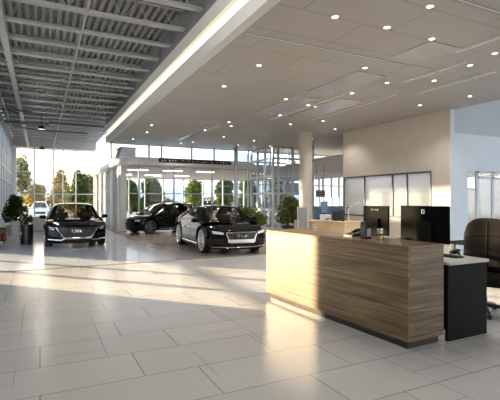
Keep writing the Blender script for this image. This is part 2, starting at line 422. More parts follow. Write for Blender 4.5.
# side fins
yy = YP+.1; k = 0
while yy < YB-.3:
    wdt = .62
    struct(MB().box(3.8-(.10 if k % 2 == 0 else 0), 3.92, yy, yy+wdt, 0, 3.45).build('wall_fin', 'fin' if k % 2 == 0 else 'whiteframe')); yy += 1.32 if k else .95; k += 1
window('window_4', 'clear', [(3.82, 3.9, YP+.1, YB, .0, .1)] + [(3.83, 3.89, YP+.1, YB, 1.75, 1.82)], [(3.855, 3.865, YP+.1, YB, .1, 3.4)])
struct(MB().box(3.72, 4.02, YP-.08, YP+.35, 0, 3.42).build('trim_9', 'fin'))
us = [(124), (139), (174), (212)]
gl_x('window_5', YP, 4.02, 11.3, 0, 3.42, [xat(u, YP) for u in us] + [xat(248, YP)], [.05, 3.38], .035, g='clear')
gl_x('window_6', YB, 3.9, 22, 0, 3.42, [xat(u, YB) for u in (129, 145, 163, 183, 203, 223, 244, 262)], [.05, hz(194, 37), 3.37], .05)
# clerestory above the canopy
gl_x('window_7', YP, 3.2, 11.3, 3.72, HC+.02, [3.25] + [xat(u, YP) for u in (149, 161.5, 191.6, 214, 248)], [3.76, HC], .035)
struct(MB().lathe([(.105, 0), (.105, HC)], 20, (xat(236, YP-.75), YP-.75, 0)).build('column_steel', 'frame', smooth=True), 'slim grey steel column in front of the pavilion glass')
# glazed shaft
X0, X1, Y0 = 11.3, 13.9, 19.8
sh = MB(); fr = .055
for xx, yy in ((X0, Y0), (X0+.32, Y0), (X0+1.25, Y0), (X1, Y0), (X0, Y0+.9), (X0, Y0+1.8), (X0, YP), (X1, YP), (X0+1.25, YP)): sh.box(xx-fr, xx+fr, yy-fr, yy+fr, 0, HC)
for zz in (.05, 1.05, hz(193, 22.7), hz(176, 22.7), hz(158, 22.7), HC-.05):
    sh.box(X0, X1, Y0-fr*.8, Y0+fr*.8, zz-.05, zz+.05).box(X0-fr*.8, X0+fr*.8, Y0, YP, zz-.05, zz+.05).box(X0, X1, YP-fr*.8, YP+fr*.8, zz-.05, zz+.05)
for (za, zb) in ((1.05, 2.0), (2.0, 2.9), (2.9, 3.9)):
    sh.tube([(X0+.3, Y0+1.4, za), (X1-.3, Y0+1.4, zb)], .035, 6)
sh.box(X0+.35, X0+.95, Y0+1.2, Y0+1.5, 2.9, 3.6).box(X0+1.4, X0+2.3, Y0+1.0, Y0+1.3, 1.9, 2.6)
o = struct(sh.build('window_8', 'whiteframe'), 'white framed glazed corner shaft beside the column')
MB().box(X0+.06, X1-.06, Y0-.006, Y0+.006, .1, HC-.1).box(X0-.006, X0+.006, Y0+.06, YP-.06, .1, HC-.1).build('pane', 'skyglass', o)
# back right glazing and bulkhead
gl_x('window_9', 27.6, X1, 30, 0, 3.75, [xat(u, 27.6) for u in (313, 319, 323, 331.5, 339, 347)], [.06, 1.0, hz(186, 34), hz(174, 34), 3.7], .06)
gl_x('window_10', YP, X1, 30, 3.9, HC, [15, 17, 19, 21], [3.95, HC-.03], .05)
struct(MB().box(X1, 30, YP-.1, YP+.1, 3.72, 3.95).build('trim_10', 'white'))
xc, yc = pz(312, 24.5)
struct(MB().lathe([(.13, 0), (.13, 3.75)], 20, (xc, yc, 0)).build('column_slim', 'white', smooth=True), 'slim white column beyond the large round column')
xc, yc = 10.30, 15.2
struct(MB().lathe([(.28, 0), (.28, HC)], 40, (xc, yc, 0)).build('column_round', 'warmwhite', smooth=True), 'thick round cream column behind the reception desk')
struct(MB().box(xc-.0, xc+.0, yc, yc, 0, 0).lathe([(.30, 0), (.30, .1)], 40, (xc, yc, 0)).build('baseboard_column', 'white', smooth=True))

# cream wall with interior glazing
zt = 2.57; zs = .95
def yat(u, X):
    Z = 469.6*X/(u-40); return (Z-SN*X)/CS
ya, yb = yat(431, XW), yat(343.5, XW)
w = MB(); TT = XW+.2
w.box(XW, TT, YC, ya, 0, HC).box(XW, TT, ya, YE, zt, HC).box(XW, TT, ya, YE, 0, zs).box(XW, TT, yb, YE, zs, zt)
struct(w.build('wall_right', 'warmwhite'))
ym = [yat(u, XW) for u in (364.5, 392.5, 407)]
zfr = 1.86
window('window_11', 'frost', [(XW-.015, XW+.1, y-.02, y+.02, zs, zt) for y in [ya, yb-.03] + ym] + [(XW-.02, XW+.1, ya, yb, zt-.04, zt+.01), (XW-.02, XW+.1, ya, yb, zs, zs+.05)],
       [(XW+.02, XW+.03, ya, yb, zs, zfr)], 'duct')
struct(MB().box(XW+.02, XW+.03, ya, yb, zfr, zt).build('window_12', 'clearpart'), 'clear upper panes of the office window')
struct(MB().box(XW-.015, XW, YC, ya, 0, .1).box(XW-.015, XW, ya, YE, 0, .1).build('baseboard_right', 'white'))
# blue wall (faces the camera) with its glazed door
xd0 = xat(467.6, YC); zd = 2.57
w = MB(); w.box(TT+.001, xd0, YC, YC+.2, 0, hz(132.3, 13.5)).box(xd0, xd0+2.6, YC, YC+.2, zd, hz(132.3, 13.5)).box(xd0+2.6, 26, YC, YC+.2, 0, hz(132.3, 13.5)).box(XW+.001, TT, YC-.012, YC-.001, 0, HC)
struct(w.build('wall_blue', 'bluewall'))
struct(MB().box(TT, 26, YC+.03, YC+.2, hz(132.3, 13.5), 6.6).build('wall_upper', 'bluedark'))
struct(MB().box(XW+.2, 30, -9, YE+.2, 6.6, 6.8).build('ceiling_right', 'white'))
def xx_(u): return xat(u, YC)
o = MB()
for u, wd in ((468.2, .03), (479, .06), (494.5, .05), (510, .05), (525, .05)): o.box(xx_(u)-wd, xx_(u)+wd, YC+.04, YC+.12, 0, zd)
o.box(xd0, xd0+2.6, YC+.04, YC+.12, zd-.05, zd).box(xx_(479), xd0+2.6, YC+.04, YC+.12, hz(179, 14.6), hz(177, 14.6)).box(xd0, xx_(479), YC+.04, YC+.12, hz(189.5, 14.4), hz(188.4, 14.4))
dr = struct(o.build('door_1', 'bluewall'), 'glazed double door with sidelight in the pale blue wall')
MB().box(xx_(468.5), xx_(478), YC+.07, YC+.08, hz(188.5, 14.4), zd-.05).build('pane', 'glass', dr)
MB().box(xx_(468.5), xx_(478), YC+.07, YC+.08, .05, hz(189.5, 14.4)).build('sidelight_panel', 'frost', dr)
MB().box(xx_(480.5), xx_(493.5), YC+.07, YC+.08, .05, hz(179, 14.6)).build('door_leaf', 'frost', dr)
MB().box(xx_(495.5), xx_(509.5), YC+.07, YC+.08, .05, hz(179, 14.6)).build('door_leaf', 'frost', dr)
# office behind the cream wall
struct(MB().box(TT, 17, YE-.1, YE, 0, HC).build('wall_office', 'white'))
struct(MB().box(17, 17.15, YC+.2, 10.0, 0, HC).box(17, 17.15, 13.0, YE, 0, HC).box(17, 17.15, 10, 13, 0, 1.0).box(17, 17.15, 10, 13, 2.6, HC).build('wall_office_back', 'white'))
struct(MB().box(TT, 17.15, YC+.2, YE, HC, HC+.1).build('ceiling_office', 'white'))

# the office lamp is an added fill behind the frosted glazing
# ------------------------------------------------------------------ ceiling furniture
dl = [(335, 16.5), (430, 6), (387, 27), (432, 38.5), (495, 53), (470, 65), (434, 80.5), (365, 67.6), (387, 82.5), (352, 93), (321, 88), (420, 105), (470, 96),
      (308, 105), (259, 65), (224, 86), (286, 99), (316, 106.5), (280, 115), (290.5, 124), (307, 117.5), (323, 121), (335, 129), (312, 138.6),
      (254, 140.5), (238, 145), (231, 126), (229, 122), (151.6, 125), (147, 132), (133, 139), (181, 143), (193, 142), (223.6, 136.7), (270, 146), (205, 130)]
ORD = 'topmost,second from the top,third from the top,fourth from the top,fifth from the top,sixth from the top,seventh from the top,eighth from the top,ninth from the top,tenth from the top,eleventh from the top,twelfth from the top,thirteenth from the top,fourteenth from the top,fifteenth from the top,sixteenth from the top'.split(',')
def dl_label(i, u, v):
    band = lambda q: 0 if q < 225 else (1 if q < 330 else 2)
    same = sorted([k for k in range(len(dl)) if band(dl[k][0]) == band(u)], key=lambda k: dl[k][1])
    return 'round ceiling downlight, %s of those %s' % (ORD[same.index(i)], ('near the glowing soffit', 'over the ceiling middle', 'towards the cream wall')[band(u)])
ring = MB().lathe([(.048, -.012), (.070, -.012), (.074, 0), (.048, 0)], 20, loop=True); ringo = ring.build('downlight', 'white', smooth=True)
lensm = MB().lathe([(0, -.006), (.048, -.006)], 20).build('lamp_lens', 'lamp', ringo)
def spot(name, loc, power, col=(1, .92, .82), size=.06, angle=125, parent=None):
    l = bpy.data.lights.new(name, 'SPOT'); l.energy = power; l.color = col; l.spot_size = math.radians(angle); l.spot_blend = .6; l.shadow_soft_size = size
    o = bpy.data.objects.new(name, l); C.objects.link(o); o.location = loc
    if parent: o.parent = parent
    return o
sources = []
for i, (u, v) in enumerate(dl):
    X, Y = px(u, v, HC)
    if i: a = ringo.copy(); C.objects.link(a); b = lensm.copy(); C.objects.link(b); b.parent = a
    else: a = ringo
    a.location = (X, Y, HC)
    lab = dl_label(i, u, v)
    tag(a, lab, 'downlight', 'recessed ceiling downlights')
    spot('downlight_beam', (0, 0, -.02), 120 if i != 2 else 40, parent=a)
ol = MB().box(13.8, 15.0, 11.2, 12.4, HC-.06, HC, .01).build('added_office_lamp', 'white'); struct(ol)  # unseen ceiling lamp added to brighten the frosted office panes
MB().box(13.85, 14.95, 11.25, 12.35, HC-.068, HC-.059).build('diffuser', 'officelight', ol)
for k in range(6):
    X, Y = 5.2+2.1*(k % 3), 25.2+5.0*(k//3)
    o = MB().box(X-.6, X+.6, Y-.15, Y+.15, 3.38, 3.42, .006).build('ceiling_lamp', 'white')
    tag(o, ('linear lamp in the pavilion ceiling, front row left', 'linear lamp in the pavilion ceiling, front row middle', 'linear lamp in the pavilion ceiling, front row right', 'linear lamp in the pavilion ceiling, rear row left', 'linear lamp in the pavilion ceiling, rear row middle', 'linear lamp in the pavilion ceiling, rear row right')[k], 'lamp', 'linear lamps in the pavilion')
    MB().box(X-.57, X+.57, Y-.12, Y+.12, 3.372, 3.381).build('diffuser', 'officelight', o)
# linear slots
def slot(x0, x1, y0, y1, label, m='steel'):
    o = MB().box(x0, x1, y0, y1, HC-.012, HC+.002).build('ceiling_slot', m)
    t = .012
    if x1-x0 > y1-y0: MB().box(x0, x1, y0, y0+.022, HC-.022, HC-.012).build('slot_edge', 'white', o)
    else: MB().box(x0, x0+.022, y0, y1, HC-.022, HC-.012).build('slot_edge', 'white', o)
    return tag(o, label, 'ceiling slot', 'linear ceiling slots')
slot(3.2, 9.6, 6.57, 6.66, 'long dark ceiling slot running from the soffit across the tiles')
slot(4.9, 9.0, 4.08, 4.17, 'short dark ceiling slot at the top right corner')
for k, (X, ya_, yb_, lab) in enumerate(((8.0, 5.9, 7.6, 'thin pale ceiling diffuser in front of the cream wall corner'), (9.2, 6.0, 8.2, 'thin pale ceiling diffuser closest to the cream wall'),
        (8.8, 8.6, 12.8, 'long pale ceiling diffuser beyond the long slot, right of the panels'), (7.45, 9.2, 13.4, 'long pale ceiling diffuser beside the shiny panels'), (7.3, 4.4, 5.6, 'thin pale ceiling diffuser at upper right of the tiles'),
        (6.2, 15.2, 19.8, 'pale ceiling diffuser furthest away near the clerestory'))):
    slot(X, X+.1, ya_, yb_, lab, 'white')
for k, (x0, x1, y0, y1, lab) in enumerate(((6.4, 7.3, 5.4, 6.4, 'shiny grey ceiling panel nearest the camera'), (6.4, 7.3, 7.4, 9.4, 'shiny grey ceiling panel just beyond the long slot'), (6.4, 7.3, 10.0, 12.5, 'longest shiny grey ceiling panel, middle of the ceiling'),
        (7.7, 8.6, 9.6, 12.6, 'shiny grey ceiling panel beside the column end of the ceiling'), (5.9, 6.1, 15.6, 19.6, 'narrow shiny ceiling panel close to the clerestory glass'))):
    o = MB().box(x0, x1, y0, y1, HC-.016, HC+.002, .006).build('ceiling_panel', 'panel'); tag(o, lab, 'ceiling panel', 'shiny ceiling panels')

# pipes and pendants in the open ceiling
def tubeobj(name, pts, r, label, cat, m='duct', group=None, n=10):
    return tag(MB().tube(pts, r, n).build(name, m, smooth=True), label, cat, group)
X, Y = pz(57, 22); X2, Y2 = pz(105, 22)
tubeobj('ceiling_pipe', [(XL+.2, 23.0, 5.32), (.4, 23.0, 5.32), (.4, 22.4, 5.32), (2.9, 22.4, 5.32)], .055, 'dark pipe running across under the joists to the soffit end', 'pipe')
tubeobj('ceiling_pipe', [(-1.3, 16.5, 5.38), (-1.3, 24.5, 5.38), (-.2, 25.5, 5.38), (2.4, 25.5, 5.38)], .04, 'bent dark pipe along the left wall under the joists', 'pipe')
tubeobj('ceiling_pipe', [(-1.5, 12.5, 5.36), (-1.5, 20.2, 5.36), (-.3, 20.2, 5.36)], .035, 'thin conduit at the left wall ending below the open ceiling', 'pipe')
X, Y = pz(42, 26.5)
t = thing('pendant_lamp', 'small brownish dome pendant hanging against the far window', 'lamp', (X, Y, 0))
MB().tube([(0, 0, hz(146.5, 26.5)), (0, 0, 5.5)], .012, 6).build('cord', 'dark', t)
MB().lathe([(.02, .22), (.05, .2), (.16, .10), (.20, 0), (.17, 0), (.015, .19)], 20, (0, 0, hz(149.5, 26.5))).build('lamp_shade', 'brownleather', t, smooth=True)
X, Y = pz(41.5, 19.5)
t = thing('pendant_lamp', 'black high-bay lamp with pale underside below the joists', 'lamp', (X, Y, 0)); z = hz(129, 19.5)
MB().tube([(0, 0, z+.1), (0, 0, 5.55)], .015, 6).build('cord', 'dark', t)
MB().lathe([(.05, .15), (.12, .13), (.16, .02), (.15, 0)], 20, (0, 0, z)).build('housing', 'dark', t, smooth=True)
MB().lathe([(.0, 0), (.15, -.012)], 20, (0, 0, z)).build('diffuser', 'slotlight', t)
spot('pendant_beam', (0, 0, z-.05), 120, parent=t)
def glow(loc, power, parent=None, col=(1, .93, .84)):
    l = bpy.data.lights.new('lamp_glow', 'POINT'); l.energy = power; l.color = col; l.shadow_soft_size = .15
    o = bpy.data.objects.new('lamp_glow', l); C.objects.link(o); o.location = loc; o.parent = parent
glow((0, 0, z-.3), 30, t)
M['globe'] = emit('added_opal_globe', (1, .93, .84), 6.0)
for k, (gx_, gy_) in enumerate(((.3, 6.0), (.3, 2.4), (.3, -1.2))):  # out-of-view lamps added to brighten the joists and fascia
    t = thing('added_globe_lamp', ('unseen fill globe lamp added below the joists nearest the white desk hall', 'unseen fill globe lamp added over the entrance side of the open ceiling', 'unseen fill globe lamp added furthest behind the viewpoint')[k], 'lamp', (gx_, gy_, 0), 0, 'added unseen globe lamps of the open ceiling')
    MB().tube([(0, 0, 5.0), (0, 0, 5.55)], .012, 6).build('cord', 'dark', t)
    MB().lathe([(.16, 4.82), (.2, 4.92), (.16, 5.02), (.03, 5.05)], 20).build('lamp_shade', 'globe', t, smooth=True)
    glow((0, 0, 4.7), 170, t)

# ------------------------------------------------------------------ cars
def hermite(tab, x):
    if x <= tab[0][0]: return tab[0][1]
    if x >= tab[-1][0]: return tab[-1][1]
    for i in range(len(tab)-1):
        x0, y0 = tab[i]; x1, y1 = tab[i+1]
        if x <= x1:
            def sl(j):
                if j <= 0 or j >= len(tab)-1: return None
                a = (tab[j][1]-tab[j-1][1])/(tab[j][0]-tab[j-1][0]); b = (tab[j+1][1]-tab[j][1])/(tab[j+1][0]-tab[j][0])
                return 0 if a*b <= 0 else 2*a*b/(a+b)
            s = (y1-y0)/(x1-x0); m0 = sl(i); m1 = sl(i+1)
            m0 = s if m0 is None else m0; m1 = s if m1 is None else m1
            h = x1-x0; t = (x-x0)/h
            return (2*t**3-3*t*t+1)*y0+(t**3-2*t*t+t)*h*m0+(-2*t**3+3*t*t)*y1+(t**3-t*t)*h*m1
def sstep(a, b, x):
    t = max(0, min(1, (x-a)/(b-a))); return t*t*(3-2*t)

class Car:
    def __init__(s, name, label, loc, rz, L, HW, deck, roof, wb, wr, glass_f, pillars, paint='paint', bow=.28, group=None, axoff=0.0, spokes=10, rim='alloy', tumble=.42, rimr=.74):
        s.rimr = rimr
        s.L, s.HW, s.deck, s.roof, s.wb, s.wr = L, HW, deck, roof, wb, wr
        s.bow = bow; s.ax = (wb/2+axoff, -wb/2+axoff)
        s.root = thing(name, label, 'car', loc, rz, group)
        s.gf, s.pil, s.tumble = glass_f, pillars, tumble
        s.paint = paint
        s.body(); s.wheels(spokes, rim); s.interior()
    def hw(s, f):
        h = s.L/2; return s.HW*(1-.10*sstep(h-.9, h, f)-.09*sstep(-h+.9, -h, f))
    def zs(s, f): return hermite(s.deck, f)-.06
    def zb(s, f):
        z = .17+.06*sstep(s.L/2-.5, s.L/2, -f); r = s.wr+.055
        for a in s.ax:
            dx = f-a
            if abs(dx) < r: z = max(z, s.wr+math.sqrt(r*r-dx*dx)*1.0)
        return z
    def ys(s, f, z):
        hw = s.hw(f); y = hw
        if z > .62: y -= .10*((z-.62)/.4)**2*hw
        if z < .42: y -= .055*((.42-z)/.25)**1.5
        y -= .012*max(0, 1-abs(z-.60)/.06)      # door crease
        for a in s.ax:
            r = math.hypot(f-a, (z-s.wr)); y += .022*max(0, 1-abs(r-s.wr-.06)/.09)
        return y
    def dfm(s, f, c, z):
        h = s.L/2
        wF = sstep(h-.95, h, f); wR = sstep(-h+.8, -h, f)
        f2 = f - wF*(s.bow*abs(c)**2.3 + .9*max(0, z-.52)**2+1.2*max(0, .40-z)**2) + wR*(s.bow*.6*abs(c)**2.5+.5*max(0, z-.6)**2)
        return f2
    def P(s, f, c, y, z): return (y, -s.dfm(f, c, z), z)
    def front(s, y, z, off=0.0):
        c = abs(y)/s.hw(s.L/2); return (y, -(s.L/2 - (s.bow*c**2.3+.9*max(0, z-.52)**2+1.2*max(0, .40-z)**2)+off), z)
    def rear(s, y, z, off=0.0):
        c = abs(y)/s.hw(-s.L/2); return (y, (s.L/2 - (s.bow*.6*c**2.5+.5*max(0, z-.6)**2)+off), z)
    def ztop(s, f, c):
        zs = s.zs(f); return zs+.06*(1-.55*abs(c)**2-.45*abs(c)**7)
    def body(s):
        h = s.L/2; N = int(s.L/.055); fs_ = [-h+s.L*i/N for i in range(N+1)]
        NS = 9; cs = [1, .94, .82, .6, .3, 0, -.3, -.6, -.82, -.94, -1]
        m = MB()
        def ringpts(f):
            zb, zs = s.zb(f), s.zs(f); out = []
            for i in range(NS):
                t = i/NS; z = zb+(zs-zb)*t; y = s.ys(f, z); out.append((1, y, z))
            yt = s.ys(f, zs)
            for c in cs: out.append((c, yt*c, s.ztop(f, c)))
            for i in range(NS-1, -1, -1):
                t = i/NS; z = zb+(zs-zb)*t; out.append((-1, -s.ys(f, z), z))
            return [s.P(f, c, y, z) for c, y, z in out]
        rings = [ringpts(f) for f in fs_]; n = len(rings[0])
        vs = [p for r_ in rings for p in r_]
        fc = [(i*n+j, i*n+j+1, (i+1)*n+j+1, (i+1)*n+j) for i in range(N) for j in range(n-1)]
        m.add(vs, fc)
        for f in (h, -h):   # nose and tail
            zb, zs = s.zb(f), s.zs(f)
            def cap(a, b, f=f, zb=zb, zs=zs):
                c = -1+2*a; t = b; ztp = s.ztop(f, c); z = zb+(ztp-zb)*t
                zz = zb+(zs-zb)*t; y = s.ys(f, zz)*c
                return s.P(f, c, y, z)
            m.grid(cap, 20, NS)
        # underbody
        m.box(-s.HW*.72, s.HW*.72, -h+.5, h-.5, .16, .30)
        # greenhouse
        f1, f4 = s.roof[-1][0], s.roof[0][0]
        NG = int((f1-f4)/.05); NU = 8; NC = 10
        gs = [f4+(f1-f4)*i/NG for i in range(NG+1)]
        def sec(f):
            zr = hermite(s.roof, f); zb = s.zs(f)+.005
            zr = max(zr, zb+.012); wbt = s.ys(f, s.zs(f))*.985; wt = wbt-s.tumble*(zr-zb)-.03
            side = [(wbt+(wt-wbt)*(u**1.25), zb+(zr-.045*min(1, (zr-zb)/.2)-zb)*u) for u in [j/NU for j in range(NU+1)]]
            top = [(wt*c, zr-.045*min(1, (zr-zb)/.2)*abs(c)**2.6) for c in [1-2*j/NC for j in range(NC+1)]]
            return side, top
        secs = [sec(f) for f in gs]
        bodyq = MB(); ws = MB(); rw = MB(); sw = {}
        f2, f3 = s.gf
        for i in range(NG):
            fm_ = (gs[i]+gs[i+1])/2; (sa, ta), (sb, tb) = secs[i], secs[i+1]
            fa, fb_ = gs[i], gs[i+1]
            hgt = sa[-1][1]-sa[0][1]
            for j in range(NC):
                q = [(ta[j][0], -fa, ta[j][1]), (ta[j+1][0], -fa, ta[j+1][1]), (tb[j+1][0], -fb_, tb[j+1][1]), (tb[j][0], -fb_, tb[j][1])]
                tgt = bodyq
                if 1 <= j < NC-1:
                    if fm_ > f2 and fm_ < f1-.04: tgt = ws
                    elif fm_ < f3 and fm_ > f4+.05: tgt = rw
                tgt.add(q, [(0, 1, 2, 3)])
            for sg in (1, -1):
                for j in range(NU):
                    q = [(sg*sa[j][0], -fa, sa[j][1]), (sg*sa[j+1][0], -fa, sa[j+1][1]), (sg*sb[j+1][0], -fb_, sb[j+1][1]), (sg*sb[j][0], -fb_, sb[j][1])]
                    if sg > 0: q = q[::-1]
                    wi = None
                    if 1 <= j < NU-1 and hgt > .16 and (j < NU-2 or hgt > .3):
                        for k, (pa, pb) in enumerate(s.pil):
                            if pa < fm_ < pb: wi = (k, sg)
                    (sw.setdefault(wi, MB()) if wi else bodyq).add(q, [(0, 1, 2, 3)])
        m.add(bodyq.v, bodyq.f)
        s.bodyo = m.build('body', s.paint, s.root, smooth=True, weld=True)
        ws.build('windshield', 'carglass', s.root, smooth=True, weld=True); 
        if rw.v: rw.build('rear_window', 'carglass', s.root, smooth=True, weld=True)
        for k in sw: sw[k].build('side_window', 'carglass', s.root, smooth=True, weld=True)
        s.cowl = f1
        # mirrors
        for sg in (1, -1):
            f = f1-.45; z = s.zs(f)+.09; y = s.ys(f, s.zs(f))
            mm = MB().ball((sg*(y+.10), -f, z+.02), (.115, .06, .072), 14).tube([(sg*(y-.04), -f, z-.05), (sg*(y+.07), -f, z)], .022, 8)
            mo = mm.build('mirror', s.paint, s.root, smooth=True)
        # door handles and sill strip
        for sg in (1, -1):
            for ff in (s.ax[1]+.75, s.ax[0]-1.45):
                z = .72; y = s.ys(ff, z)
                MB().box(-.1, .1, -.012, .014, -.014, .014, .006, Matrix.Translation((sg*(y+.008), -ff, z)) @ Matrix.Rotation(PI/2, 4, 'Z')).build('door_handle', 'chrome', s.root)
            MB().tube([(sg*(s.ys(ff, .25)+.004), -ff, .25) for ff in [s.ax[1]+s.wr+.12+(s.wb-2*s.wr-.24)*i/8 for i in range(9)]], .012, 6).build('sill_trim', 'chrome', s.root, smooth=True)
    def wheels(s, spokes, rim):
        r = s.wr; w = .225
        for a in s.ax:
            for sg in (1, -1):
                x = sg*(s.HW-.015-w/2)
                mt = Matrix.Translation((x, -a, r))
                ty = MB().lathe([(r*s.rimr, -w/2), (r*.95, -w/2), (r, -w/2+.035), (r, w/2-.035), (r*.95, w/2), (r*s.rimr, w/2)], 40, axis='x', mtx=mt, loop=True)
                t_ = ty.build('wheel', 'rubber', s.root, smooth=True)
                rm = MB(); R_ = r*(s.rimr+.02)
                o = sg*w*.42
                rm.lathe([(R_*.97, o-.02*sg), (R_, o+.03*sg), (R_*.95, o+.036*sg), (R_*.90, o-.03*sg)], 40, axis='x', mtx=mt, loop=True)
                rm.lathe([(.0, o), (.05, o), (.065, o-.03*sg)], 20, axis='x', mtx=mt)
                for k in range(spokes):
                    an = 2*PI*k/spokes
                    mm = mt @ Matrix.Rotation(an, 4, 'X')
                    ww = .020 if spokes > 7 else .036
                    rm.box(min(o-.03*sg, o-.002*sg), max(o-.03*sg, o-.002*sg), -ww, ww, .04, R_*.94, 0, mm)
                rm.build('rim', rim, t_)
                MB().lathe([(0, 0), (R_*.96, 0), (R_*.96, .01), (0, .01)], 30, (-.0, 0, 0), axis='x', mtx=mt).build('brake_disc', 'dark', t_)
    def interior(s):
        zb = s.zs(s.cowl-1.3)
        for sg in (1, -1):
            y = sg*s.HW*.40; f = s.cowl-1.55
            m = MB().box(y-.24, y+.24, -f-.06, -f+.08, zb-.02, zb+.20, .04).box(y-.12, y+.12, -f-.02, -f+.07, zb+.21, zb+.36, .04).tube([(y, -f+.02, zb+.19), (y, -f+.02, zb+.23)], .02, 6)
            m.build('seat', 'seatleather', s.root)
        y = s.HW*.40; f = s.cowl-.85
        MB().tube([(y+.17*math.cos(t), -f-.06*math.sin(t), zb+.09+.16*math.sin(t)) for t in [2*PI*i/20 for i in range(20)]], .016, 6, True).build('steering_wheel', 'dark', s.root, smooth=True)
    def patch(s, name, poly, m, off=.012, th=.02, parent=None, side='front', nu=14, nv=6):
        """poly: (y, z) quad corners bl, br, tr, tl laid on the nose"""
        fn = s.front if side == 'front' else s.rear
        bl, br, tr, tl = poly
        def g(a, b, o):
            y = (bl[0]*(1-a)+br[0]*a)*(1-b)+(tl[0]*(1-a)+tr[0]*a)*b
            z = (bl[1]*(1-a)+br[1]*a)*(1-b)+(tl[1]*(1-a)+tr[1]*a)*b
            return fn(y, z, o)
        mb = MB(); mb.grid(lambda a, b: g(a, b, off), nu, nv); mb.grid(lambda a, b: g(1-a, b, off-th), nu, nv)
        for a, b in (((0, 0), (1, 0)), ((1, 0), (1, 1)), ((1, 1), (0, 1)), ((0, 1), (0, 0))):
            mb.grid(lambda p, q: g(a[0]+(b[0]-a[0])*p, a[1]+(b[1]-a[1])*p, off-th*(1-q)), nu, 1)
        return mb.build(name, m, parent or s.root, smooth=True, weld=True)
    def strip(s, name, pts, r, m, off=.015, parent=None, side='front', closed=False):
        fn = s.front if side == 'front' else s.rear
        P = []
        for i in range(len(pts) if closed else len(pts)-1):
            a, b = pts[i], pts[(i+1) % len(pts)]
            for k in range(5): P.append(fn(a[0]+(b[0]-a[0])*k/5, a[1]+(b[1]-a[1])*k/5, off))
        if not closed: P.append(fn(pts[-1][0], pts[-1][1], off))
        return MB().tube(P, r, 6, closed).build(name, m, parent or s.root, smooth=True)

# left saloon, nose to the camera
def sedan_tabs(L): 
    h = L/2
    return [(-h, .93), (-h+.12, 1.00), (-h+.7, 1.03), (-.6, .99), (h-1.75, .97), (h-1.3, .94), (h-.6, .87), (h-.2, .80), (h, .74)]
xs, ys_ = 1.12, 15.0+2.45
car = Car('luxury_sedan', 'black saloon facing the camera nose-on in the bright left lane', (xs, ys_, 0), 0, 4.95, .98, sedan_tabs(4.95),
          [(-1.9, .98), (-1.5, 1.14), (-.8, 1.43), (-.1, 1.49), (.35, 1.46), (1.0, 1.18), (1.45, .95)], 2.95, .355, (.42, -.85), [(-1.3, -.62), (-.52, .22), (.30, 1.0)])
gr = car.patch('grille', [(-.42, .36), (.42, .36), (.66, .70), (-.66, .70)], 'grille', .012, .03)
car.strip('chrome_surround', [(-.66, .70), (-.42, .36), (.42, .36), (.66, .70)], .016, 'chrome', .02, gr)
for k in range(7):
    z = .40+.045*k; hw_ = .42+.24*(z-.36)/.34-.02
    car.strip('grille_bar', [(-hw_, z), (hw_, z)], .006, 'alloydark', .016, gr)
em = MB()
def stroke(pts, r=.011): em.tube([car.front(y, z, .045) for y, z in pts], r, 6)
stroke([(-.16, .62), (-.155, .55), (-.11, .53), (-.07, .56), (-.06, .62)]); stroke([(-.02, .62), (-.02, .53)]); stroke([(.03, .62), (.03, .53)]); stroke([(-.02, .575), (.03, .575)])
stroke([(.08, .62), (.08, .53)]); stroke([(.16, .62), (.085, .575), (.16, .53)]); stroke([(-.20, .575), (-.14, .575)])
em.build('emblem', 'chrome', car.root, smooth=True)
for sg in (1, -1):
    hl = car.patch('headlight', [(sg*.70, .60), (sg*.86, .63), (sg*.87, .73), (sg*.68, .68)], 'dark', .018, .03)
    car.strip('light_strip', [(sg*.70, .665), (sg*.86, .715)], .012, 'lens', .022, hl); car.strip('light_strip', [(sg*.71, .62), (sg*.84, .645)], .010, 'lens', .022, hl)
    car.patch('air_intake', [(sg*.60, .40), (sg*.80, .40), (sg*.84, .50), (sg*.62, .50)], 'grille', .012, .02)
    car.strip('bumper_strip', [(sg*.88, .305), (sg*.62, .285), (sg*.5, .275), (sg*.40, .325), (0, .325)], .021, 'chrome', .02)
car.patch('lower_intake', [(-.5, .21), (.5, .21), (.56, .285), (-.56, .285)], 'grille', .01, .02)
MB().box(-.52, -.18, -1.02, -.98, 1.005, 1.012, .003).build('dash_card', 'blue', car.root)

# the coupe at the desk corner
def coupe_tabs(L):
    h = L/2
    return [(-h, .90), (-h+.12, .98), (-h+.7, 1.01), (-.6, .97), (h-1.75, .94), (h-1.3, .91), (h-.6, .83), (h-.2, .75), (h, .69)]
car2 = Car('coupe', 'black four-door coupe angled towards the wooden desk corner', (5.36, 13.35, 0), -.05, 4.75, .95, coupe_tabs(4.75),
           [(-2.05, .96), (-1.5, 1.15), (-.8, 1.36), (-.15, 1.43), (.30, 1.41), (.95, 1.14), (1.4, .93)], 2.78, .385, (.38, -.85), [(-1.45, -.56), (-.47, .20), (.28, .98)], spokes=10, rimr=.80)
g = car2.patch('grille', [(-.36, .36), (.36, .36), (.47, .66), (-.47, .66)], 'grille', .014, .04)
car2.strip('chrome_surround', [(-.47, .66), (-.46, .58), (-.36, .36), (.36, .36), (.46, .58), (.47, .66)], .017, 'chrome', .022, g, closed=True)
for k in range(9):
    y = -.40+.1*k
    car2.strip('grille_bar', [(y*.88, .40), (y, .645)], .007, 'alloydark', .02, g)
em = MB(); car = car2
def glyphs():
    for y0, kind in ((-.13, 's'), (0, 'u'), (.13, 's')):
        if kind == 's': stroke([(y0+.04, .60), (y0-.03, .60), (y0-.04, .575), (y0+.03, .56), (y0+.04, .535), (y0-.04, .53)], .009)
        else: stroke([(y0-.04, .60), (y0-.035, .54), (y0, .53), (y0+.035, .54), (y0+.04, .60)], .009)
glyphs(); em.build('emblem', 'chrome', car2.root, smooth=True)
pl_ = car2.patch('licence_plate', [(-.42, .375), (.42, .375), (.43, .46), (-.43, .46)], 'alloy', .04, .02)
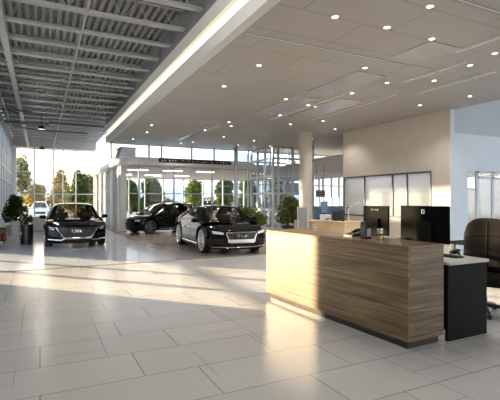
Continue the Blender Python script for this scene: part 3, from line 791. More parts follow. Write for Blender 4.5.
for sg in (1, -1):
    hl = car2.patch('headlight', [(sg*.54, .60), (sg*.80, .615), (sg*.84, .71), (sg*.54, .66)], 'lens', .02, .03)
    car2.strip('light_strip', [(sg*.55, .60), (sg*.81, .62)], .010, 'dark', .024, hl)
    car2.patch('air_intake', [(sg*.54, .32), (sg*.80, .34), (sg*.82, .48), (sg*.56, .46)], 'grille', .012, .02)
car2.strip('bumper_strip', [(-.84, .25), (-.4, .23), (.4, .23), (.84, .25)], .014, 'chrome', .02)

# the hatchback in front of the pavilion
xs, ys_ = pz(156, 20.9)
def hatch_tabs(L):
    h = L/2
    return [(-h, .86), (-h+.1, .95), (-h+.6, 1.0), (-.5, .97), (h-1.4, .95), (h-1.0, .93), (h-.4, .86), (h-.15, .78), (h, .70)]
car3 = Car('hatchback', 'black compact crossover parked side-on against the pavilion glass', (5.55, 20.75, 0), -PI/2+.28, 3.85, .86, hatch_tabs(3.85),
           [(-1.88, .95), (-1.7, 1.22), (-1.3, 1.42), (-.5, 1.49), (.2, 1.45), (.7, 1.19), (1.12, .95)], 2.42, .335, (.28, -1.45), [(-1.2, -.55), (-.46, .15), (.22, .74)], spokes=7, rim='alloydark', tumble=.34, bow=.22)
car3.patch('grille', [(-.4, .42), (.4, .42), (.46, .58), (-.46, .58)], 'grille', .012, .03)
for sg in (1, -1):
    car3.patch('headlight', [(sg*.50, .60), (sg*.72, .60), (sg*.76, .70), (sg*.54, .68)], 'lens', .02, .03)
    MB().tube([(sg*.56, 1.1-.0, 1.47), (sg*.56, .3, 1.52), (sg*.56, -.4, 1.49)], .018, 6).build('roof_rail', 'alloydark', car3.root, smooth=True)
    car3.patch('tail_light', [(sg*.52, .66), (sg*.74, .66), (sg*.74, .84), (sg*.56, .84)], 'red', .02, .03, side='rear')

# white car outside the far window
X, Y = pz(40, 39.5)
car4 = Car('parked_car', 'white car parked outside behind the far glass wall', (X, Y+2.2, -.12), 0, 4.3, .90, [(a, b+.02) for a, b in hatch_tabs(4.3)],
           [(-2.05, .97), (-1.8, 1.3), (-1.3, 1.5), (-.4, 1.57), (.25, 1.52), (.85, 1.2), (1.3, .97)], 2.6, .33, (.35, -1.5), [(-1.3, -.6), (-.5, .2), (.28, .85)], paint='carwhite', spokes=5)
car4.patch('grille', [(-.4, .42), (.4, .42), (.5, .6), (-.5, .6)], 'grille', .012, .03)
for sg in (1, -1): car4.patch('headlight', [(sg*.54, .60), (sg*.76, .60), (sg*.78, .72), (sg*.56, .70)], 'lens', .02, .03)

# ------------------------------------------------------------------ reception desk
DX0, DX1, DY0, DY1, DH = 3.50, 4.08, 3.235, 6.10, 1.11
t = thing('reception_desk', 'long wood-grain reception counter with warm sun on its far half', 'desk', ((DX0+DX1)/2-.087, (DY0+DY1)/2, 0), math.radians(2.7))
cx, cy = (DX0+DX1)/2, (DY0+DY1)/2; ax, ay = DX1-cx, DY1-cy
MB().box(-ax, -ax+.03, -ay, ay, .09, DH-.035).build('front_panel', 'walnut', t)
MB().box(-ax+.03, ax, -ay, -ay+.03, .09, DH-.035).build('end_panel', 'walnutx', t)
MB().box(-ax+.03, ax, ay-.03, ay, .09, DH-.035).build('end_panel', 'walnutx', t)
MB().box(ax-.03, ax, -ay+.03, ay-.03, .09, DH-.035).build('back_panel', 'darkdesk', t)
MB().box(-ax-.004, ax+.004, -ay-.004, ay+.004, DH-.035, DH, .006).build('countertop', 'walnuttop', t)
MB().box(-ax+.05, ax-.03, -ay+.05, ay-.05, 0, .09).build('plinth', 'plinth', t)
# work desk behind
t = thing('work_desk', 'dark boxy desk with grey stone top behind the counter end', 'desk', (4.42, 4.53, 0))
MB().box(-.300, .38, -1.29, -1.25, 0, .86).build('end_panel', 'darkdesk', t)
MB().box(-.300, .38, 1.2, 1.24, 0, .86).build('end_panel', 'darkdesk', t)
MB().box(-.235, -.20, -1.25, 1.2, .1, .86).build('modesty_panel', 'darkdesk', t)
MB().box(-.302, .40, -1.31, 1.26, .86, .895, .006).build('worktop', 'slab', t)

def monitor(name, label, x, y0, y1, z0, z1, base, tilt=0.0, logo=None, m='monitorblack', rz=0):
    yc_, zc = (y0+y1)/2, (z0+z1)/2; w, h = y1-y0, z1-z0
    t = thing(name, label, 'monitor', (x, yc_, base), rz); q = zc-base
    MB().box(-.018, .012, -w/2, w/2, q-h/2, q+h/2, .008).build('case', m, t)
    MB().box(.012, .016, -w/2+.012, w/2-.012, q-h/2+.012, q+h/2-.012).build('screen', 'dark', t)
    st = MB().box(-.05, -.018, -w*.18, w*.18, 0.008, q+.03, .008); st.build('stand', 'standplate' if w > .6 else m, t)
    MB().box(-.10, .10, -.13, .13, 0, .012, .004).build('base_plate', m, t)
    return t, q, h, w
M['monitorback'] = mat('dark_olive_plastic', (.004, .0045, .0035), .7, 0, .06, spec=.03)
M['standplate'] = mat('dark_grey_stand', (.009, .010, .008), .6, 0, .06, spec=.06)
M['monitorblack'] = mat('matt_black_plastic', (.004, .004, .0045), .7, 0, .06, spec=.03)
ma = yat(450, 4.3), yat(401.3, 4.3)
t, q, h, w = monitor('monitor', 'large dark monitor with a white square mark, seen from behind', 4.3, ma[0], ma[1], 1.075, 1.527, .895, m='monitorback')
lg = MB().box(-.022, -.0185, -.026, .026, q+h/2-.10, q+h/2-.045, .004).build('mark', 'paper', t)
k = MB(); z = q+h/2-.072
k.tube([(-.0235, .006, z-.020), (-.0235, .006, z+.016)], .004, 6).tube([(-.0235, .006, z+.016), (-.0235, -.012, z+.014), (-.0235, -.014, z-.002), (-.0235, .004, z-.004)], .004, 6)
k.build('mark_letter', 'dark', lg)
MB().box(-.056, -.05, -.012, .0, .10, .115).build('sticker', 'paper', t)
mb_ = yat(389.3, 4.5), yat(364, 4.5)
t, q, h, w = monitor('monitor', 'smaller black monitor with faint white lettering behind the counter', 4.5, mb_[0], mb_[1], 1.08, 1.512, .895)
k = MB(); z = q+h/2-.055
for i, (dy, kind) in enumerate(((.055, 'm'), (.0, 'u'), (-.05, 'b'))):
    if kind == 'm': k.tube([(-.021, dy+.026, z-.014), (-.021, dy+.026, z+.006), (-.021, dy+.012, z+.006), (-.021, dy+.010, z-.014)], .003, 5).tube([(-.021, dy+.010, z+.006), (-.021, dy-.005, z+.006), (-.021, dy-.007, z-.014)], .003, 5)
    elif kind == 'u': k.tube([(-.021, dy+.016, z+.01), (-.021, dy+.014, z-.012), (-.021, dy-.008, z-.012), (-.021, dy-.01, z+.01)], .003, 5)
    else: k.tube([(-.021, dy+.012, z+.016), (-.021, dy+.012, z-.014), (-.021, dy-.012, z-.012), (-.021, dy-.012, z+.002), (-.021, dy+.012, z+.004)], .003, 5)
k.build('lettering', 'greyfab', t)
# keyboard on the work desk
t = thing('keyboard', 'black keyboard lying on the grey stone worktop', 'keyboard', (4.56, 3.62, .895))
MB().box(-.07, .07, -.21, .21, 0, .018, .005).build('case', 'dark', t)
kk = MB()
for a in range(5):
    for b in range(14): kk.box(-.06+a*.0245, -.04+a*.0245, -.2+b*.0287, -.177+b*.0287, .018, .026)
kk.build('keys', 'grille', t)['kind'] = 'stuff'
# tumbler, black box, phone on the counter
X, Y = px(380.5, 239.3, DH)
t = thing('tumbler', 'golden glass tumbler standing on the counter between the monitors', 'cup', (X, Y, DH))
MB().lathe([(.034, 0), (.04, .004), (.043, .13), (.040, .13), (.036, .012), (0, .012)], 28).build('cup_body', 'gold', t, smooth=True)
MB().lathe([(.0445, .115), (.0455, .12), (.0455, .132), (.044, .136)], 28, loop=True).build('rim_band', 'chrome', t, smooth=True)
MB().lathe([(.0438, .05), (.045, .052), (.045, .066), (.0442, .068)], 28, loop=True).build('label_band', 'plinth', t, smooth=True)
X, Y = px(366, 238.5, DH)
t = thing('card_holder', 'tall black box with a pale card on the counter beside the smaller monitor', 'holder', (X, Y, DH))
MB().box(-.045, .045, -.05, .06, 0, .20, .006).build('case', 'dark', t)
MB().box(-.03, .03, -.056, -.0505, .03, .13).build('card', 'slab', t)
MB().box(-.04, .04, -.03, .05, .2, .215, .004).build('lid', 'dark', t)
X, Y = px(352, 236, DH)
t = thing('desk_phone', 'low black desk phone at the far back of the counter', 'phone', (X+.02, Y, DH))
MB().prism([(-.09, 0), (.09, 0), (.09, .06), (-.09, .02)], -.09, .09, Matrix.Rotation(PI/2, 4, 'X')).build('base', 'dark', t)
MB().tube([(-.06, -.06, .055), (-.0, -.07, .085), (.06, -.06, .085)], .022, 8).build('handset', 'dark', t, smooth=True)

# executive chair
t = thing('office_chair', 'dark brown leather executive chair behind the grey-topped desk', 'chair', (5.60, 3.83, 0), PI+.45)
# local: faces +x
def cush(m, fn, nu=10, nv=10): m.grid(fn, nu, nv)
bk = MB()
def backs(a, b, side):
    y = -.31+.62*a; z = .50+(.83-.10*abs(2*a-1)**4)*b
    e = (1-abs(2*a-1)**4)*(1-abs(2*b-1)**6)
    wv = 1-.16*max(0, b-.7)/.3*max(0, b-.7)/.3 - .10*(1-b)
    xx = -.26-.16*b+.10*abs(2*a-1)**2 + side*(.025+.07*e)
    return (xx, y*wv, z)
bk.grid(lambda a, b: backs(a, b, 1), 16, 16); bk.grid(lambda a, b: backs(1-a, b, -1), 16, 16)
for e0, e1 in (((0, 0), (1, 0)), ((1, 0), (1, 1)), ((1, 1), (0, 1)), ((0, 1), (0, 0))):
    bk.grid(lambda p, q: tuple(Vector(backs(e0[0]+(e1[0]-e0[0])*p, e0[1]+(e1[1]-e0[1])*p, 1)).lerp(Vector(backs(e0[0]+(e1[0]-e0[0])*p, e0[1]+(e1[1]-e0[1])*p, -1)), q)), 16, 2)
bo = bk.build('backrest', 'leather', t, smooth=True, weld=True)
MB().tube([tuple(Vector(backs(.5, b, 1))+Vector((.004, 0, 0))) for b in [i/10 for i in range(11)]], .006, 5).build('seam', 'leather', bo, smooth=True)
MB().tube([tuple(Vector(backs(a, .70, 1))+Vector((.002, 0, 0))) for a in [.05+.09*i for i in range(11)]], .007, 5).build('seam', 'leather', bo, smooth=True)
MB().box(-.28, .30, -.29, .29, .42, .56, .06).build('seat', 'leather', t, smooth=True)
for sg in (1, -1):
    a = MB().tube([(.22, sg*.33, .46), (.26, sg*.36, .70), (.18, sg*.36, .83), (-.1, sg*.36, .84), (-.24, sg*.34, .74), (-.27, sg*.33, .52)], .024, 8).build('armrest', 'dark', t, smooth=True)
    MB().box(-.14, .22, sg*.36-.045, sg*.36+.045, .83, .875, .02).build('arm_pad', 'leather', a, smooth=True)
MB().tube([(0, 0, .12), (0, 0, .42)], .03, 12).lathe([(.05, .10), (.05, .22)], 14).build('gas_column', 'dark', t, smooth=True)
bs = MB()
for k in range(5):
    a = 2*PI*k/5+.35; bs.tube([(0, 0, .13), (.18*math.cos(a), .18*math.sin(a), .12), (.34*math.cos(a), .34*math.sin(a), .085)], [.032, .027, .02], 8)
bs.build('star_base', 'dark', t, smooth=True)
for k in range(5):
    a = 2*PI*k/5+.35; MB().lathe([(0, -.028), (.03, -.028), (.035, 0), (.03, .028), (0, .028)], 14, (0, 0, 0), rotz(a+PI/2, (.34*math.cos(a), .34*math.sin(a), .035)), 'x').build('caster', 'dark', t, smooth=True)

def task_chair(name, label, loc, rz, back_m, frame_m, top=1.2, bw=.23):
    t = thing(name, label, 'chair', loc, rz)
    MB().box(-.24, .26, -.24, .24, .44, .52, .03).build('seat', back_m, t)
    b = MB().box(-.30, -.27, -bw, bw, .62, top, .012, Matrix.Rotation(-.06, 4, 'Y')).build('backrest', back_m, t)
    MB().tube([(-.33-.06*.62, -bw, .62), (-.33-.06*.62-.03, -bw, top), (-.33-.06*.62-.03, bw, top), (-.33-.06*.62, bw, .62)], .018, 6, True).build('back_frame', frame_m, b, smooth=True)
    MB().tube([(-.32, 0, .65), (-.34, 0, .5), (-.1, 0, .42)], .022, 8).build('back_bar', frame_m, t, smooth=True)
    for sg in (1, -1): MB().tube([(-.02, sg*.25, .44), (0, sg*.29, .62), (.18, sg*.29, .66), (-.22, sg*.29, .67)], .018, 6).build('armrest', frame_m, t, smooth=True)
    MB().tube([(0, 0, .1), (0, 0, .44)], .025, 8).build('gas_column', frame_m, t, smooth=True)
    s_ = MB()
    for k in range(5):
        a = 2*PI*k/5; s_.tube([(0, 0, .12), (.28*math.cos(a), .28*math.sin(a), .06)], .018, 6).ball((.28*math.cos(a), .28*math.sin(a), .035), .034, 8)
    s_.build('star_base', frame_m, t, smooth=True)
    return t
X, Y = pz(308, 14.6)
task_chair('office_chair', 'grey high-backed office chair with pale frame before the round column', (X, Y, 0), .5, 'greyfab', 'whiteframe', 1.36, .19)
X, Y = pz(339, 17.6)
task_chair('office_chair', 'dark office chair at the far wooden desks near the wall end', (X, Y, 0), -2.2, 'dark', 'dark', 1.12)

# far desks
def far_desk(label, u0, u1, Z, ztop_, depth=.7, rounded=False):
    x0, y0 = pz(u0, Z); x1, _ = pz(u1, Z); yc_ = (y0+_)/2
    t = thing('service_desk', label, 'desk', ((x0+x1)/2, yc_, 0)); hw_ = (x1-x0)/2
    MB().box(-hw_, hw_, 0, .03, 0, ztop_-.03).build('front_panel', 'oak', t)
    MB().box(-hw_, -hw_+.03, .03, depth, 0, ztop_-.03).build('end_panel', 'oak', t); MB().box(hw_-.03, hw_, .03, depth, 0, ztop_-.03).build('end_panel', 'oak', t)
    MB().box(-hw_-.02, hw_+.02, -.02, depth, ztop_-.03, ztop_, .008).build('desktop', 'oak', t)
    return (x0+x1)/2, yc_
fx, fy = far_desk('light wood service desk beneath the white printer, behind the counter', 309, 337.5, 16.0, hz(221, 16), 1.3)
gx, gy = far_desk('light wood service desk just left of the smaller monitor', 340, 371, 13.0, hz(221.8, 13))
zdk = hz(221, 16); X, Y = pz(325.5, 16.3)
t = thing('printer', 'white boxy printer standing on the far light wood desk', 'printer', (X, Y, zdk))
MB().box(-.17, .17, -.15, .15, 0, .24, .02).build('case', 'white', t); MB().box(-.12, .12, -.158, -.15, .05, .09).build('paper_slot', 'dark', t)
X, Y = pz(324, 16.85)
t = thing('monitor', 'small dark monitor in the distance above the white printer', 'monitor', (X, Y, zdk))
zz0 = 0
MB().box(-.17, .17, -.02, .02, hz(213, 17.2)-zdk, hz(201.5, 17.2)-zdk, .006).build('case', 'dark', t); MB().box(-.14, .14, -.08, .08, zz0, zz0+.015).box(-.03, .03, 0, .03, zz0, hz(210, 17.2)-zdk).build('stand', 'dark', t)
MB().box(-.16, .16, -.024, -.02, hz(212.5, 17.2)-zdk, hz(202, 17.2)-zdk).build('screen', 'blue', t)
zdk2 = hz(221.8, 13)
X, Y = pz(348.5, 13.35)
t = thing('desk_lamp', 'white swing-arm desk lamp rising over the far wooden desk', 'lamp', (X, Y, zdk2))
MB().lathe([(.07, 0), (.07, .015), (.02, .025)], 16).build('base', 'white', t, smooth=True)
MB().tube([(0, 0, .02), (0, 0, .44)], .012, 8).tube([(0, 0, .44), (.36, -.02, .58)], .012, 8).build('arm', 'white', t, smooth=True)
MB().tube([(.30, -.02, .56), (.42, -.02, .575)], .022, 8).build('lamp_head', 'white', t, smooth=True)
MB().ball((0, 0, .44), .026, 10).tube([(-.02, 0, .44), (-.07, 0, .39)], .016, 6).build('joint', 'dark', t, smooth=True)
X, Y = pz(341, 13.2)
t = thing('bottle', 'slim black bottle at the left end of the far wooden desk', 'bottle', (X+.06, Y, zdk2))
MB().lathe([(.04, 0), (.045, .01), (.045, .2), (.02, .26), (.02, .33), (.024, .34), (.024, .37)], 16).build('bottle_body', 'dark', t, smooth=True)
# desk clutter between the two monitors
X, Y = pz(396, 6.35)
t = thing('pen_holder', 'cream pen holder with pens seen between the two monitors', 'holder', (4.62, 4.28, .895))
MB().lathe([(.045, 0), (.05, .005), (.05, .24), (.045, .24), (.04, .01), (0, .01)], 20).build('cup_body', 'warmwhite', t, smooth=True)
for k, (dx, dy) in enumerate(((.02, .01), (-.015, .02), (0, -.02))):
    MB().tube([(dx*.5, dy*.5, .015), (dx*1.8, dy*1.8, .40+.02*k)], .006, 6).build('pen', ('red', 'paper', 'dark')[k], t)
t = tag(MB().box(4.52, 4.76, 4.36, 4.44, .895, 1.06, .006).build('document_tray', 'dark'), 'black document tray beside the pen holder', 'tray')
for k in range(3): MB().box(4.53, 4.75, 4.352, 4.3595, .92+.045*k, .94+.045*k).build('paper_edge', 'paper', t)
# far dark desk past the chair
X, Y = pz(462, 9.4)
t = thing('side_table', 'black low desk behind the leather chair by the blue wall', 'desk', (7.6, 5.2, 0))
MB().box(-.5, .9, -.35, .35, hz(236, 9.2)-.06, hz(236, 9.2), .01).build('tabletop', 'monitorblack', t)
for sx in (-.45, .85):
    for sy in (-.3, .3): MB().box(sx-.025, sx+.025, sy-.025, sy+.025, 0, hz(236, 9.2)-.06).build('leg', 'dark', t)

# hanging sign in the far room
X, Y = pz(320.5, 26)
t = thing('hanging_sign', 'dark board with yellow stripes hanging in the far glazed room', 'sign', (X, Y, 0))
MB().box(-.34, .34, -.02, .02, hz(197, 26), hz(190.3, 26)).build('board', 'dark', t)
for k, zz in enumerate((191.6, 193.6, 195.6)): MB().box(-.30, .30-.1*(k % 2), -.028, -.02, hz(zz+.55, 26), hz(zz-.25, 26)).build('stripe', 'yellow', t)
MB().tube([(-.3, 0, hz(191, 26)), (-.3, 0, 3.78)], .01, 5).build('cord', 'dark', t); MB().tube([(.3, 0, hz(191, 26)), (.3, 0, 3.78)], .01, 5).build('cord', 'dark', t)
X, Y = pz(331, 24)
t = thing('cubicle', 'blue fabric cubicle screen under the far windows', 'partition', (X, Y, 0))
MB().box(-1.3, 1.3, -.03, .03, .05, 1.25, .01).build('screen_panel', 'blue', t); 
for sx in (-1.28, 1.28): MB().box(sx-.03, sx+.03, -.06, .06, 0, 1.27).build('post', 'frame', t)

# ------------------------------------------------------------------ left lane objects
X, Y = px(26.8, 244.6)
t = thing('waste_bin', 'black cylindrical bin standing left of the black saloon', 'bin', (X, Y+.2, 0))
MB().lathe([(.19, 0), (.205, .01), (.205, .70), (.19, .70), (.18, .05), (0, .05)], 32).build('bin_body', 'dark', t, smooth=True)
MB().lathe([(.215, .67), (.215, .71), (.19, .72), (.19, .69)], 32, loop=True).build('rim', 'grille', t, smooth=True)
MB().box(-.2, -.17, -.16, -.10, .34, .46).build('badge', 'alloydark', t)
def leaves(m, n, blobs, size, rnd, squash=1.0):
    for _ in range(n):
        bx, by, bz, rx, ry, rz = rnd.choice(blobs)
        while True:
            v = Vector((rnd.uniform(-1, 1), rnd.uniform(-1, 1), rnd.uniform(-1, 1)))
            if .25 < v.length < 1: break
        p = Vector((bx+v.x*rx, by+v.y*ry, bz+v.z*rz))
        a = Vector((rnd.gauss(0, 1), rnd.gauss(0, 1), rnd.gauss(0, .7))); a.normalize()
        b = a.cross(Vector((rnd.gauss(0, 1), rnd.gauss(0, 1), rnd.gauss(0, 1)))); b.normalize()
        s_ = size*rnd.uniform(.6, 1.3)
        m.add([p-a*s_, p+b*s_*.42*squash, p+a*s_, p-b*s_*.42*squash], [(0, 1, 2, 3)])
    return m
def potted(name, label, x, y, pot_r, pot_h, blobs, n, size, lm, pm='pot', stems=4):
    t = thing(name, label, 'plant', (x, y, 0)); rnd = random.Random(int(x*100)+n)
    po = MB().lathe([(pot_r*.75, 0), (pot_r*.82, .01), (pot_r, pot_h), (pot_r*.9, pot_h), (pot_r*.85, pot_h-.05), (0, pot_h-.05)], 28).build('pot', pm, t, smooth=True)
    MB().lathe([(0, 0), (pot_r*.84, 0)], 20, (0, 0, pot_h-.045)).build('soil', 'soil', po)
    st = MB()
    for k in range(stems):
        b = blobs[k % len(blobs)]; a = rnd.uniform(0, 6.28); q = pot_r*.3
        st.tube([(q*math.cos(a), q*math.sin(a), pot_h-.06), ((b[0]+q*math.cos(a))*.5, (b[1]+q*math.sin(a))*.5, (pot_h+b[2])*.5), (b[0], b[1], b[2]+b[5]*.3)], [.02, .015, .008], 6)
    st.build('stem', 'bark', t, smooth=True)
    f_ = leaves(MB(), n, blobs, size, rnd).build('foliage', lm, t); f_['kind'] = 'stuff'
    return t
X, Y = -1.08, 22.2
potted('ficus_plant', 'large leafy ficus in a white pot against the left wall', X, Y, .30, .46, [(0, 0, 1.2, .42, .4, .5), (.2, .05, 1.0, .4, .4, .4), (.05, 0, 1.55, .3, .3, .32), (-.22, -.1, .95, .25, .4, .4)], 1500, .075, 'leaf_dark')
X, Y = pz(25.5, 17.6)
potted('planter', 'small leafy plant in a white planter behind the black bin', X, Y, .26, .58, [(0, 0, .74, .26, .26, .16), (.1, 0, .8, .2, .2, .16)], 420, .055, 'leaf_green')
X, Y = pz(20.5, 18.6)
t = thing('display_box', 'plain white display block beside the planter and the bin', 'box', (X-.18, Y+.5, 0))
MB().box(-.2, .2, -.2, .2, 0, .62, .012).build('block', 'white', t)
# grey counter behind the saloon
X, Y = px(38.5, 231.6)
t = thing('info_counter', 'pale grey counter between the bin and the black saloon', 'counter', (X+.35, Y+.3, 0))
MB().box(-.68, .68, -.3, .3, .06, .72).build('body', 'counter', t); MB().box(-.71, .71, -.33, .33, .72, .755, .006).build('worktop', 'white', t); MB().box(-.62, .62, -.25, .25, 0, .06).build('plinth', 'steel', t)
# brown armchair cut by the left edge
t = thing('armchair', 'red-brown leather armchair cut off by the left picture edge', 'chair', (-1.40, 17.7, 0), -.05); t.scale = (.76, .76, .80)
MB().box(-.28, .28, -.30, .3, .18, .40, .05).build('seat', 'brownleather', t, smooth=True)
MB().box(-.38, .38, .24, .40, .10, .74, .06).build('backrest', 'brownleather', t, smooth=True)
for sg in (1, -1): MB().box(sg*.34-.07, sg*.34+.07, -.30, .3, .10, .52, .05).build('armrest', 'brownleather', t, smooth=True)
for sx in (-.3, .3):
    for sy in (-.24, .34): MB().tube([(sx, sy, 0), (sx, sy, .12)], [.015, .022], 8).build('leg', 'dark', t)
# rooftop unit on the pavilion
X, Y = pz(105, 27)
t = thing('roof_unit', 'grey boxy ventilation unit on the pavilion roof', 'vent unit', (4.55, 26.2, 3.72))
MB().prism([(-.55, 0), (.55, 0), (.55, .95), (-.25, .95)], -.8, .8, Matrix.Rotation(PI/2, 4, 'X')).build('housing', 'counter', t)
MB().box(-.35, .6, -.85, .85, .95, 1.0).build('cover', 'steel', t)
sl = MB()
for k in range(6): sl.box(.0, .45, -.815, -.80, .15+.12*k, .19+.12*k)
sl.build('louvre', 'steel', t)

# sign strip on the canopy
y = YP-.62; u0, u1 = 159, 231.5
xa, xb = xat(u0, y), xat(u1, y)
t = thing('canopy_sign', 'black sign strip of pale broken lettering along the canopy top', 'sign', ((xa+xb)/2, y, 3.585)); hw_ = (xb-xa)/2
MB().box(-hw_, hw_, .02, .07, 0, .22, .008).build('sign_board', 'dark', t)
for sx in (-hw_*.7, 0, hw_*.7): MB().box(sx-.03, sx+.03, .07, .10, 0.02, .16).build('bracket', 'frame', t)
rs = random.Random(3); k = MB(); xx = -hw_+.12; gl2 = MB()
while xx < hw_-.1:
    if rs.random() < .72:
        w_ = rs.uniform(.06, .14); zc = rs.uniform(.07, .12); q = gl2 if rs.random() < .12 else k
        pts = [(xx+rs.uniform(0, w_), .012, zc+rs.uniform(-.05, .07)) for _ in range(4)]
        q.tube(pts, .017, 5)
    xx += rs.uniform(.10, .17)
k.build('lettering', 'paper', t); gl2.build('red_lettering', 'red', t)

# plants near the column and behind the coupe
X, Y = pz(288.5, 19.3)
potted('potted_shrub', 'tall bushy shrub in a dark pot left of the round column', X, Y, .32, .42, [(0, 0, 1.15, .55, .45, .5), (-.15, 0, .8, .5, .4, .32), (.12, 0, 1.5, .36, .3, .30), (.3, 0, 1.0, .36, .35, .5)], 1500, .085, 'leaf_olive', 'potdark')
X, Y = pz(254, 18.4)
potted('potted_shrub', 'yellow-green leafy plant standing behind the coupe bonnet', X, Y, .28, .35, [(-.15, 0, .9, .45, .35, .38), (.25, 0, .75, .38, .35, .3), (-.5, 0, .95, .3, .3, .4)], 900, .085, 'leaf_lime', 'potdark')
X, Y = pz(206, 24.5)
potted('potted_shrub', 'yellowish plant inside the pavilion glass above the coupe roof', X, Y, .25, .4, [(0, 0, .95, .35, .3, .3)], 350, .07, 'leaf_lime', 'potdark')

# ------------------------------------------------------------------ outside: trees, hills
def tree(label, u, Z, vtop, wpx, lm, n=1700, base=.7, size=.21):
    X, Y = pz(u, Z); H = hz(vtop, Z)+.12; rw = wpx*Z/F/2; rnd = random.Random(int(u*7+Z))
    t = thing('tree', label, 'tree', (X, Y, -.12), 0, 'trees outside the glass')
    MB().tube([(0, 0, 0), (.05, 0, H*.4), (-.03, 0, H*.8)], [.16, .12, .04], 8).build('trunk', 'bark', t, smooth=True)
    bl = []
    for k in range(9):
        a = rnd.uniform(0, 6.28); q = rnd.uniform(.15, .62)*rw; z = base+(H-base)*rnd.uniform(.22, .80)
        fr_ = 1-.5*(z/H); bl.append((q*math.cos(a), q*math.sin(a), z, rw*.55*fr_+.2, rw*.55*fr_+.2, (H-base)*.22))
    bl.append((0, 0, H-(H-base)*.2, rw*.42, rw*.42, (H-base)*.2))
    f_ = leaves(MB(), int(n*1.4), bl, size, rnd, 1.5).build('crown', lm, t); f_['kind'] = 'stuff'
for a in (
    ('pale loose tree outside, leftmost through the far window', 21, 52, 152, 34, 'leaf_pale', 1300),
    ('low golden tree outside beneath the sun glow, left of the saloon', 36, 56, 184, 22, 'leaf_gold', 1200),
    ('golden autumn tree outside directly above the saloon roof', 60, 54, 170, 20, 'leaf_gold', 1100),
    ('dark green tree outside between saloon and pavilion corner', 78, 47, 170, 22, 'leaf_green', 1800),
    ('small green tree outside at the edge of the pavilion fins', 91, 50, 173, 14, 'leaf_lime', 1200),
    ('slim dark green tree outside at the left edge of the pavilion glass', 131, 52, 180, 18, 'leaf_green', 1700),
    ('broad dark green tree outside above the crossover', 151, 48, 176, 34, 'leaf_green', 2800),
    ('loose pale green tree outside, above the coupe rear', 193, 56, 179, 26, 'leaf_lime', 1300),
    ('dark green tree outside just left of the slim steel column', 224, 50, 180, 24, 'leaf_green', 2200),
    ('green tree outside between steel column and glazed shaft', 249, 47, 178, 22, 'leaf_green', 2000),
    ('dark tree outside seen through the glazed shaft', 279, 50, 178, 24, 'leaf_green', 1500),
    ('small tree outside through the far office window', 421, 40, 181, 20, 'leaf_green', 900)):
    tree(*a)
for i, (u0, u1, Z, vt) in enumerate(((-6, 98, 60, 197), (114, 172, 60, 200), (190, 300, 60, 199))):
    (x0, y0), (x1, y1) = pz(u0, Z), pz(u1, Z); h_ = hz(vt, Z); rnd = random.Random(i)
    bl = [(x0+(x1-x0)*k/24, y0+(y1-y0)*k/24, h_*.5, 1.0, .8, h_*.55+rnd.uniform(0, .5)) for k in range(25)]
    o = leaves(MB(), 2000, bl, .28, rnd, 1.4).build('hedge', ('leaf_gold', 'leaf_green', 'leaf_green')[i]); tag(o, ('golden hedge outside beyond the parked white car', 'green hedge outside behind the crossover', 'green hedge outside behind the coupe')[i], 'hedge')['kind'] = 'stuff'
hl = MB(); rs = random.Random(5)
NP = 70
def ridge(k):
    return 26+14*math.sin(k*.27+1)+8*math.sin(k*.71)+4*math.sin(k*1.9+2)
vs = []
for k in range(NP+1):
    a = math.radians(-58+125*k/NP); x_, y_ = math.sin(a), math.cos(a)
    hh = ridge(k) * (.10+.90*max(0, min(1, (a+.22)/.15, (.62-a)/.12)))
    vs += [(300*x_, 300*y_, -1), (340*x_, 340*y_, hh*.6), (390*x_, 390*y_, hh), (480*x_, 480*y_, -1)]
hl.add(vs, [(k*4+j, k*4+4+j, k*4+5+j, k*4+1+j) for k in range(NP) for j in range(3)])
struct(hl.build('hills', 'mount', smooth=True))

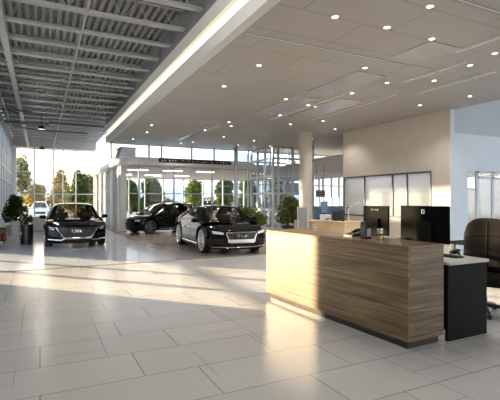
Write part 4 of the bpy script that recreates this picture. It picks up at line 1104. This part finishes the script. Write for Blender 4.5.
# ------------------------------------------------------------------ light
sun_az, sun_el = math.radians(42.2), math.radians(9.5)
sd = Vector((-math.sin(sun_az)*math.cos(sun_el), math.cos(sun_az)*math.cos(sun_el), math.sin(sun_el)))
l = bpy.data.lights.new('sun', 'SUN'); l.energy = 34.0; l.color = (1, .78, .50); l.angle = math.radians(1.0)
o = bpy.data.objects.new('sun', l); C.objects.link(o); o.rotation_euler = sd.to_track_quat('Z', 'Y').to_euler(); o.location = (-30, 40, 12)
wd = bpy.data.worlds.new('sky'); bpy.context.scene.world = wd; wd.use_nodes = True
nt = wd.node_tree; bg = nt.nodes['Background']
tc = nt.nodes.new('ShaderNodeTexCoord'); sx = nt.nodes.new('ShaderNodeSeparateXYZ'); nt.links.new(tc.outputs['Generated'], sx.inputs[0])
rp = nt.nodes.new('ShaderNodeValToRGB'); e = rp.color_ramp.elements
e[0].position = 0; e[0].color = (.96, .95, .93, 1); e[1].position = .6; e[1].color = (.56, .69, .86, 1); q = e.new(.12); q.color = (.88, .93, .98, 1); q = e.new(.25); q.color = (.74, .84, .95, 1)
nt.links.new(sx.outputs['Z'], rp.inputs[0])
dt = nt.nodes.new('ShaderNodeVectorMath'); dt.operation = 'DOT_PRODUCT'; g_ = Vector((-.02, 1, .07)).normalized(); dt.inputs[1].default_value = g_
nt.links.new(tc.outputs['Generated'], dt.inputs[0])
mr = nt.nodes.new('ShaderNodeMapRange'); mr.inputs['From Min'].default_value = .955; mr.inputs['From Max'].default_value = 1.0; nt.links.new(dt.outputs['Value'], mr.inputs[0])
pw = nt.nodes.new('ShaderNodeMath'); pw.operation = 'POWER'; pw.inputs[1].default_value = 2.5; nt.links.new(mr.outputs[0], pw.inputs[0])
mx = nt.nodes.new('ShaderNodeMix'); mx.data_type = 'RGBA'; mx.blend_type = 'ADD'; mx.inputs['B'].default_value = (1.3, .85, .38, 1)
nt.links.new(pw.outputs[0], mx.inputs['Factor']); nt.links.new(rp.outputs[0], mx.inputs['A']); nt.links.new(mx.outputs['Result'], bg.inputs['Color'])
bg.inputs['Strength'].default_value = 3.2

# ------------------------------------------------------------------ camera and view
cam = bpy.data.cameras.new('camera'); cam.sensor_width = 36; cam.lens = F/500*36; cam.clip_end = 2000; cam.clip_start = .05
co = bpy.data.objects.new('camera', cam); C.objects.link(co); co.location = (0, 0, EYE); co.rotation_euler = (PI/2, 0, -math.atan(.5))
s = bpy.context.scene; s.camera = co
s.view_settings.view_transform = 'Standard'; s.view_settings.look = 'None'; s.view_settings.exposure = -0.16; s.view_settings.gamma = 1.0
s.view_settings.use_curve_mapping = False
s.cycles.use_denoising = True; s.cycles.max_bounces = 10; s.cycles.diffuse_bounces = 4; s.cycles.glossy_bounces = 5; s.cycles.transparent_max_bounces = 24; s.cycles.sample_clamp_indirect = 6
s.cycles.caustics_reflective = False; s.cycles.caustics_refractive = False
